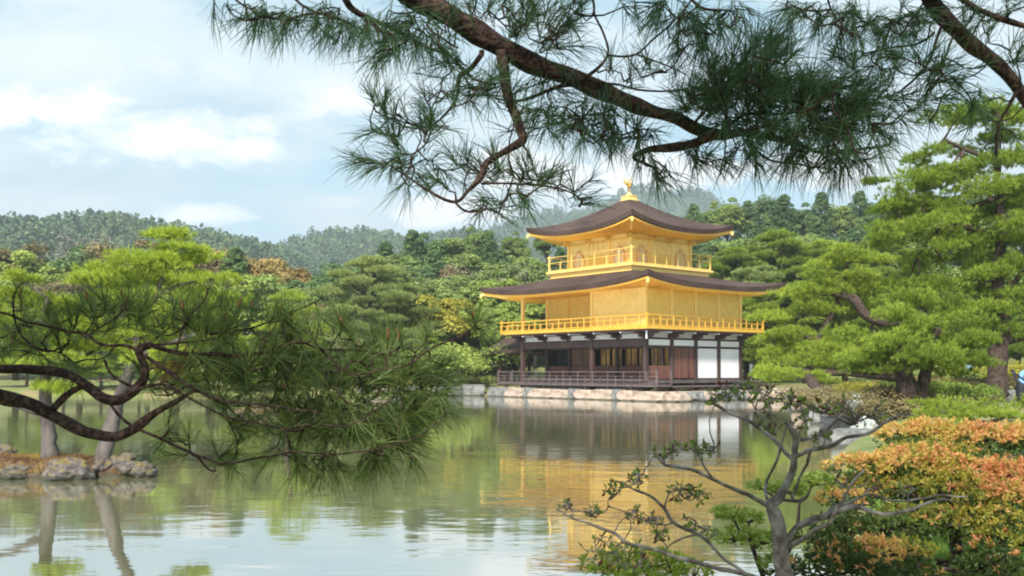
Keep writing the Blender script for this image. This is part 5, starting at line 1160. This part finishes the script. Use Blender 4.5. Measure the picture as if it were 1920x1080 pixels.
top_blobs = [(435, 8, 35, 8, 4, DN), (500, 30, 60, 12, 12, (-.2, -1.1)), (570, 30, 60, 15, 14, DN), (640, 45, 60, 20, 16, DN), (715, 45, 60, 30, 20, DN), (790, 55, 50, 40, 20, (0, -.5)), (705, 100, 18, 12, 3, DN), (760, 100, 30, 20, 6, DN), (835, 95, 50, 35, 14, (0, -.4)),
             (1000, 40, 60, 35, 22, (.3, .5)), (1040, 75, 40, 20, 10, (1, .1)), (950, 25, 50, 25, 12, (.3, .5)), (1070, 20, 30, 20, 8, (.4, .4)), (860, 20, 40, 20, 8, (0, .4)),
             (720, 205, 30, 20, 6, (-.3, .7)), (790, 215, 50, 25, 9, U), (745, 250, 50, 25, 10, (-.6, .3)), (690, 298, 25, 8, 5, (-1.2, 0)), (740, 300, 45, 22, 15, (-.5, .0)), (790, 330, 50, 25, 12, (-.2, -.4)), (850, 320, 55, 35, 12, (0, .5)), (870, 160, 60, 50, 18, (0, .0)), (830, 250, 40, 30, 8, (0, .2)),
             (905, 325, 50, 25, 10, U), (960, 330, 45, 20, 10, U), (1010, 335, 50, 22, 12, (.2, .9)), (1060, 348, 40, 22, 9, (.5, .6)), (920, 385, 50, 18, 12, (0, -.5)), (985, 375, 45, 18, 8, (.3, -.3)), (1090, 372, 16, 12, 3, (.8, 0)),
             (950, 165, 50, 40, 16, (-.1, .1)), (1030, 155, 50, 22, 12, (0, -.4)), (1050, 220, 50, 28, 18, (0, -.4)), (1110, 235, 50, 28, 22, (0, -.5)), (1175, 245, 50, 24, 18, (0, -.6)), (1000, 230, 40, 30, 9, (0, -.2)), (1120, 205, 40, 22, 8, (0, .5)),
             (1260, 20, 50, 20, 14, DN), (1300, 55, 60, 30, 22, DN), (1360, 30, 50, 28, 14, DN), (1185, 12, 20, 12, 3, DN), (1210, 145, 60, 20, 8, U), (1160, 140, 25, 15, 4, U),
             (1375, 135, 50, 30, 34, (.2, .8)), (1440, 110, 50, 30, 34, (.4, .8)), (1400, 180, 85, 38, 80, (0, .3)), (1325, 195, 60, 22, 26, (-.1, .6)), (1480, 180, 70, 38, 56, (.3, .3)), (1560, 190, 80, 40, 60, (.4, .3)), (1620, 200, 55, 40, 40, (.7, .3)), (1500, 235, 100, 28, 56, (.1, -.3)), (1410, 240, 70, 24, 26, (0, -.4)),
             (1590, 250, 80, 28, 38, (.4, -.5)), (1545, 295, 80, 24, 34, (0, -.8)), (1450, 295, 55, 20, 14, (0, -.7)), (1610, 290, 40, 20, 9, (.6, -.5)), (1240, 322, 25, 22, 9, (.1, -.9)), (1290, 295, 45, 22, 10, (0, -.6)), (1215, 300, 30, 20, 6, DN), (1350, 285, 45, 15, 9, (0, -.6)),
             (1550, 20, 60, 25, 22, (-.3, -.9)), (1620, 50, 60, 35, 26, (-.2, -.7)), (1690, 40, 50, 38, 28, (0, -.4)), (1600, 130, 40, 30, 12, (-.1, .6)), (1660, 110, 45, 35, 18, (0, .2)), (1715, 120, 45, 40, 22, (.2, 0)), (1700, 190, 40, 30, 14, (.9, .3)), (1770, 160, 45, 35, 13, (.5, .0)), (1790, 30, 45, 25, 10, (.2, .4)),
             (1850, 60, 50, 30, 12, (.2, .2)), (1895, 100, 40, 30, 10, (.3, .3)), (1870, 15, 50, 15, 9, (0, .2)), (1720, 225, 50, 22, 9, (.3, -.3)), (1830, 190, 50, 35, 12, (-.3, -.4)), (1800, 130, 40, 30, 10, (-.3, -.4)), (1880, 240, 30, 25, 7, DN), (1480, 15, 40, 15, 8, DN)]
top_blobs = [(b_[0], b_[1], b_[2], b_[3], max(2, int(b_[4]*(.5 if b_[0] > 1690 else .62 if b_[0] > 1535 else .85 if b_[1] < 270 else .65)))) + tuple(b_[5:]) for b_ in top_blobs]
near_pine('near_pine', 'near pine whose thick dark limbs hang across the sky above the pavilion', (-1.9, .9, tz(-1.9, .9)), top_limbs, top_blobs, 'needle_top', YT, 22, 21, .100, .00105, 1.0,
          trunk=([(-1.9, .9, .2), (-1.85, .95, 1.5), (-1.9, 1.2, 3.0), (-2.05, 1.8, 4.2), (-2.22, 2.0, 4.6), (-1.2, 1.9, 5.4), (-.06, 1.8, 5.2)], [.24, .20, .17, .13, .11, .08, .045]), canopy=[(-2.4, 2.0, -2.2, .9, 4.3, 6.0, 42), (-.5, 3.0, -3.0, .4, 3.9, 5.6, 18)])

# ------------------------------------------------------------------ sparse shrub at the lower right, its leaves and fruit-like buds
Ym = 4.2
mag = empty('sparse_shrub', (1.18, 4.25, .4)); tag(mag, 'sparse nearly leafless shrub with lichened grey branches in the lower right foreground', 'shrub'); mi = np.array((1.18, 4.25, .4))
mag_limbs = [
    [(1478, 1190, Ym, 26), (1474, 1110, Ym, 24), (1466, 1040, Ym, 21), (1457, 985, Ym, 18), (1442, 950, Ym, 19), (1460, 932, Ym, 14), (1482, 900, Ym, 11), (1489, 860, Ym, 9.5), (1489, 820, Ym, 9), (1474, 788, Ym, 5)],
    [(1440, 952, Ym, 8), (1425, 943, Ym, 7), (1379, 918, Ym-.1, 6), (1337, 897, Ym-.2, 5.5), (1298, 879, Ym-.2, 5), (1249, 872, Ym-.3, 4), (1235, 858, Ym-.3, 3)],
    [(1486, 862, Ym, 6), (1470, 845, Ym+.1, 6), (1435, 809, Ym+.2, 6), (1405, 788, Ym+.2, 5.5), (1372, 774, Ym+.3, 5), (1330, 756, Ym+.3, 4), (1298, 753, Ym+.3, 3)],
    [(1425, 1085, Ym-.1, 8), (1400, 1078, Ym-.1, 7), (1309, 1055, Ym-.2, 6.5), (1231, 1034, Ym-.2, 6), (1175, 1020, Ym-.3, 5.5), (1150, 999, Ym-.3, 5), (1108, 985, Ym-.3, 4), (1041, 953, Ym-.3, 3)],
    [(1440, 1098, Ym, 7), (1393, 1070, Ym, 5), (1354, 1045, Ym, 4.5), (1309, 1006, Ym, 5), (1263, 982, Ym, 5.5), (1249, 953, Ym, 5), (1224, 936, Ym, 4), (1180, 912, Ym, 3), (1152, 902, Ym, 2)],
    [(1486, 858, Ym, 6), (1515, 845, Ym-.1, 6), (1560, 836, Ym-.1, 6), (1590, 822, Ym-.2, 6), (1625, 809, Ym-.2, 5), (1657, 793, Ym-.2, 4), (1685, 780, Ym-.2, 3), (1714, 778, Ym-.2, 2)],
    [(1489, 828, Ym, 5), (1515, 823, Ym+.1, 5), (1542, 809, Ym+.1, 5), (1556, 795, Ym+.1, 4), (1574, 779, Ym+.1, 3), (1590, 760, Ym+.1, 2)],
    [(1474, 1015, Ym, 10), (1495, 989, Ym, 9), (1530, 972, Ym, 8), (1562, 966, Ym-.1, 8), (1597, 953, Ym-.1, 8), (1654, 960, Ym-.2, 6), (1700, 955, Ym-.2, 5), (1731, 946, Ym-.2, 4), (1770, 935, Ym-.2, 4), (1786, 940, Ym-.2, 2)],
    [(1500, 988, Ym, 7), (1530, 972, Ym+.1, 7), (1569, 950, Ym+.1, 6), (1626, 932, Ym+.1, 4), (1689, 939, Ym+.1, 3), (1760, 930, Ym+.1, 3), (1815, 932, Ym+.1, 2)],
    [(1470, 1030, Ym, 8), (1520, 1005, Ym-.2, 7), (1560, 975, Ym-.3, 6), (1585, 920, Ym-.3, 4), (1620, 880, Ym-.3, 3)], [(1436, 945, Ym, 5), (1438, 905, Ym+.1, 4), (1452, 872, Ym+.1, 4), (1466, 830, Ym+.1, 3.5), (1474, 800, Ym+.1, 2)],
    [(1520, 845, Ym, 4), (1498, 905, Ym+.2, 4), (1485, 930, Ym+.2, 3)], [(1337, 897, Ym, 3), (1318, 870, Ym, 3), (1300, 845, Ym, 2)], [(1263, 982, Ym, 3), (1240, 985, Ym, 2.5), (1180, 965, Ym, 2), (1140, 950, Ym, 2)],
    [(1249, 953, Ym, 3), (1255, 925, Ym, 2), (1285, 915, Ym, 2)], [(1309, 1006, Ym, 3), (1280, 1010, Ym, 3), (1258, 1020, Ym, 2), (1245, 1035, Ym, 2)]]
mb = MB(); nodes = []
for l in mag_limbs: nodes += limb(mb, [(a, b_, c_, d_*(.70 if d_ > 12 else .66)) for a, b_, c_, d_ in l], 9, 5, .016, 5)
rg = np.random.default_rng(77); nodesA = [np.array(q_) for q_ in nodes]
tips = []
mag_twigs = [(1060, 955, 8, 6), (1110, 965, 12, 8), (1150, 925, 14, 10), (1195, 905, 14, 10), (1240, 860, 12, 8), (1270, 850, 12, 8), (1310, 845, 14, 10), (1340, 850, 12, 6), (1360, 745, 18, 12), (1400, 740, 20, 14), (1440, 750, 18, 12), (1430, 780, 16, 8), (1340, 750, 14, 6),
             (1480, 760, 16, 10), (1510, 770, 16, 10), (1540, 775, 14, 8), (1580, 770, 14, 8), (1610, 790, 14, 6), (1650, 775, 12, 6), (1280, 930, 20, 10), (1310, 935, 14, 8), (1230, 985, 14, 8), (1290, 985, 12, 6), (1190, 970, 14, 8), (1330, 1005, 14, 6), (1240, 1010, 12, 8),
             (1500, 800, 12, 6), (1450, 810, 12, 6), (1130, 1040, 30, 10), (1180, 1050, 30, 8), (1540, 830, 14, 5), (1700, 925, 16, 5), (1640, 915, 14, 4), (1580, 910, 14, 5)]
C = []; N_ = []; Sz = []; A_ = []; mi_ = []
nd = np.array(nodesA)
for px, py, rr, n in mag_twigs:
    for _ in range(int(n*2.6)):
        a = rg.uniform(0, 6.28); p = np.array(W(px+cos(a)*rr*1.3*rg.random()**.5, py+sin(a)*rr*rg.random()**.5-6, Ym+rg.normal()*.06)); dd = ((nd-p)**2).sum(1); j = int(np.argmin(dd)); s_ = nd[j]; ln = math.sqrt(dd[j])
        if ln < .012: continue
        off = rg.normal(size=3)*ln*.18; path = [s_+(p-s_)*q_+off*math.sin(q_*pi) for q_ in np.linspace(0, 1, 5)]
        mb.tube(path, [.0034, .003, .0026, .0022, .0018], 5); nd = np.vstack([nd, np.array(path[1:])])
        d = p-path[-2]; d /= np.linalg.norm(d)
        for _k in range(rg.integers(2, 5)):
            if rg.random() < .42:
                dv_ = d*.6+rg.normal(size=3)*.6+np.array([0, 0, .35]); dv_ /= np.linalg.norm(dv_)
                C.append(p); A_.append(dv_); Sz.append(rg.uniform(.018, .042)); mi_.append(1 if rg.random() < .28 else 0)
def leaf_blades(P, D, L, rg, asp=.22, fold=.25):
    """pointed folded leaves: six points, two quads each"""
    n = len(P); P = np.asarray(P); D = np.asarray(D); L = np.asarray(L).reshape(-1, 1)
    s_ = np.cross(D, rg.normal(size=(n, 3))); s_ /= np.maximum(np.linalg.norm(s_, axis=1, keepdims=True), 1e-6); u_ = np.cross(D, s_)
    a = P; b_ = P+D*L*.45+u_*L*.06; e = P+D*L-u_*L*.06; l1 = P+D*L*.5+s_*L*asp+u_*L*fold*asp; l2 = P+D*L*.5-s_*L*asp+u_*L*fold*asp
    V = np.stack([a, l1, e, b_, l2], 1).reshape(-1, 3); i = np.arange(n)*5
    return V, np.stack([np.stack([i, i+1, i+2, i+3], 1), np.stack([i, i+3, i+2, i+4], 1)], 1).reshape(-1, 4)
V, Fq = leaf_blades(C, A_, Sz, rg, .24)
mb.v = [tuple(np.array(v_)-mi) for v_ in mb.v]
mobj('branches', mb_mesh(mb, 'branches', M['bark_mag']), mag)
mobj('leaves', npmesh('leaves', V-mi, Fq, [M['lf_mag'], M['lf_brownleaf']], False, np.repeat(rg.random(len(C)), 2), np.repeat(mi_, 2)), mag)

# ------------------------------------------------------------------ the red and orange pieris at the right
def whorl_shrub(name, label, base, pads, limbs, mats, L, seed, per, stemmat='bark', cat='shrub', group=None):
    """pads: (px, py, Y, half width m, half height m, colour 0 red-orange / 1 yellow / 2 green)"""
    rg = np.random.default_rng(seed); root = empty(name, base); tag(root, label, cat, group); inv = np.array(base)
    mb = MB(); nodes = []
    for l in limbs: nodes += limb(mb, l, 8, seed, .01)
    P = []; D = []; Ls = []; mid = []; T = []
    for px, py, Y_, hw, hh, col in pads:
        c = np.array(W(px, py, Y_)); m_ = int(per*hw*hw/.09)
        nd_ = min(nodes, key=lambda v_: (v_-Vector(c)).length); mb.tube([nd_, (nd_+Vector(c))/2-Vector((0, 0, .03)), Vector(c)], [.012, .009, .004], 6)
        tb = rg.uniform(.1, .6)
        for _ in range(m_):
            a = rg.uniform(0, 6.283); q_ = rg.random()**.5; zz = math.sqrt(max(1-q_*q_, 0)); low = rg.random() < .38
            wob = 1+.2*sin(a*4+px); p = c+np.array([cos(a)*q_*hw*wob, sin(a)*q_*hw*.9*wob, (zz*hh*rg.uniform(.55, 1.1) if not low else zz*hh*rg.uniform(-.7, .4))])
            ax = np.array([cos(a)*q_*.7, sin(a)*q_*.7, .8]); ax /= np.linalg.norm(ax)
            cc = 2 if low else col
            if not low and rg.random() < .20: cc = 1 if col == 0 else (2 if rg.random() < .5 else 0 if mats[0] == 'pieris_new' else 2)
            k = 8
            dirs = ax*rg.uniform(.05, .7, (k, 1))+rg.normal(size=(k, 3))*.55; dirs /= np.linalg.norm(dirs, axis=1, keepdims=True)
            P.append(np.repeat(p[None], k, 0)); D.append(dirs); Ls.append(L*rg.uniform(.6, 1.2, k)); mid.append(np.full(k, cc)); T.append(np.clip(tb+rg.normal()*.14+rg.normal(size=k)*.06, 0, 1))
            if rg.random() < .10: mb.tube([Vector(c)-Vector((0, 0, hh*.3)), Vector((c+p)/2)-Vector((0, 0, .01)), Vector(p)], [.006, .004, .002], 4)
    P = np.concatenate(P); D = np.concatenate(D); V, Fq = leaf_blades(P, D, np.concatenate(Ls), rg, .17)
    mobj('foliage', npmesh('foliage', V-inv, Fq, [M[x] for x in mats], False, np.repeat(np.concatenate(T), 2), np.repeat(np.concatenate(mid), 2)), root)
    mb.v = [tuple(np.array(v_)-inv) for v_ in mb.v]; mobj('stems', mb_mesh(mb, 'stems', M[stemmat]), root); return root
Yq = 6.3
pads = [(1700, 802, 7.2, .34, .13, 0), (1760, 800, 7.2, .34, .14, 0), (1830, 806, 7.1, .34, .13, 0), (1890, 812, 7.0, .34, .13, 0), (1940, 805, 7.1, .3, .14, 0), (1735, 830, 6.9, .30, .10, 1),
        (1600, 862, 6.3, .27, .11, 0), (1650, 858, 6.3, .26, .10, 0), (1705, 850, 6.3, .30, .13, 0), (1755, 862, 6.3, .26, .12, 1), (1590, 890, 6.2, .2, .08, 1),
        (1820, 870, 6.2, .32, .12, 0), (1880, 876, 6.2, .30, .12, 0), (1930, 880, 6.1, .28, .12, 0), (1780, 890, 6.1, .3, .12, 1), (1850, 845, 6.7, .3, .10, 2), (1655, 885, 6.5, .2, .07, 2), (1790, 835, 6.8, .25, .08, 1),
        (1570, 930, 5.8, .18, .08, 0), (1620, 915, 6.2, .28, .10, 1), (1680, 905, 6.3, .28, .10, 2), (1740, 920, 6.0, .3, .12, 1), (1810, 930, 6.0, .28, .12, 1), (1880, 925, 5.9, .28, .12, 0), (1930, 935, 5.8, .22, .12, 0),
        (1850, 965, 5.7, .26, .10, 1), (1900, 985, 5.6, .22, .10, 1), (1700, 975, 5.7, .30, .11, 1), (1640, 985, 5.6, .26, .10, 2), (1560, 985, 5.5, .18, .10, 2), (1760, 975, 5.8, .2, .08, 2),
        (1600, 1025, 5.2, .16, .08, 0), (1640, 1035, 5.2, .20, .09, 0), (1675, 1030, 5.2, .16, .08, 1), (1560, 1040, 5.1, .18, .10, 2), (1600, 1070, 5.0, .22, .10, 2), (1680, 1070, 5.1, .2, .08, 2), (1860, 1010, 5.5, .18, .10, 1), (1880, 1060, 5.3, .2, .12, 2), (1840, 1050, 5.4, .16, .12, 2),
        (1520, 1010, 5.2, .14, .10, 2), (1520, 1060, 5.0, .18, .10, 2)]
pads = [(a+(22 if a < 1720 else 0), b_+(22 if b_ < 900 else 10), *c_) for a, b_, *c_ in pads]
whorl_shrub('pieris_shrub', 'large layered shrub with red, orange and yellow new leaves on the lower right bank', (2.75, 6.0, .45), pads,
            [[(1800, 1150, 5.9, 15), (1798, 1060, 5.95, 13), (1790, 1000, 6.0, 12), (1775, 940, 6.1, 9), (1740, 890, 6.3, 6), (1720, 840, 6.8, 4)], [(1798, 1060, 5.95, 9), (1740, 1055, 5.7, 8), (1690, 1065, 5.4, 6), (1620, 1060, 5.2, 4)],
             [(1792, 1010, 6, 9), (1840, 1000, 5.9, 6), (1890, 1020, 5.8, 8), (1950, 1010, 5.7, 6)], [(1785, 980, 6, 7), (1840, 920, 6.2, 5), (1890, 860, 6.5, 4)], [(1780, 960, 6, 6), (1690, 930, 6.1, 5), (1610, 900, 6.2, 3)], [(1790, 990, 6, 6), (1700, 1000, 5.8, 5), (1620, 990, 5.6, 4)]],
            ['pieris_new', 'pieris_mid', 'pieris_old'], .040, 31, 230)
whorl_shrub('green_bush', 'soft light green bush behind the sparse shrub trunk', (1.35, 5.1, .4), [(1372, 968, 5.2, .10, .045, 1), (1405, 975, 5.3, .10, .05, 1), (1380, 1008, 5.2, .13, .05, 1), (1430, 1015, 5.2, .11, .05, 1), (1478, 920, 5.6, .11, .045, 1), (1525, 905, 5.7, .12, .05, 1), (1460, 1065, 5.1, .12, .07, 1), (1425, 915, 5.6, .07, .03, 1)],
            [[(1440, 1120, 5.2, 6), (1420, 1050, 5.2, 4), (1400, 1000, 5.2, 3)], [(1440, 1120, 5.2, 6), (1490, 1000, 5.4, 4), (1500, 940, 5.5, 2)]], ['lf_niwaki', 'lf_light', 'lf_pine'], .036, 33, 330)
whorl_shrub('green_bush', 'yellow green bush at the bottom edge under the sparse shrub branches', (.8, 4.9, .3), [(1130, 1060, 4.9, .12, .07, 1), (1175, 1050, 4.9, .13, .07, 1), (1220, 1055, 5.0, .14, .07, 1), (1260, 1068, 5.0, .13, .08, 1), (1150, 1085, 4.8, .16, .08, 1), (1230, 1095, 4.8, .18, .08, 1), (1300, 1080, 4.9, .1, .06, 1)],
            [[(1210, 1160, 4.9, 5), (1205, 1090, 4.9, 3)]], ['lf_niwaki', 'lf_niwaki', 'lf_light'], .034, 34, 210)
# grass on the near bank
rg = np.random.default_rng(9); n = 52000
x = rg.uniform(1.0, 9.0, n); y = rg.uniform(4.8, 14, n); keep = sdf(x, y) > .1; x, y = x[keep], y[keep]
P = np.stack([x, y, terrain(x, y)], 1); Dn = np.tile([0, 0, 1.0], (len(x), 1))
V, Fq = tufts_np(P, Dn, .12, 2, .006, rg, .6)
tag(mobj('bank_grass', npmesh('bank_grass', V, Fq, M['grass'], False, np.repeat(rg.random(len(x)), 2))), 'light green grass covering the near bank at the right', 'grass', kind='stuff')

# ------------------------------------------------------------------ air
m, t = mat('air'); vol = t.n('ShaderNodeVolumePrincipled', Density=.0005); vol.inputs['Color'].default_value = (.82, .92, 1.0, 1); vol.inputs['Anisotropy'].default_value = .2
t.n('ShaderNodeOutputMaterial', Volume=vol.outputs[0])
hb = MB(); hb.box((-900, -60, -2), (1300, 1900, 262)); tag(hb.build('haze', m), 'thin pale haze over the pond and the hills', 'haze', kind='stuff')
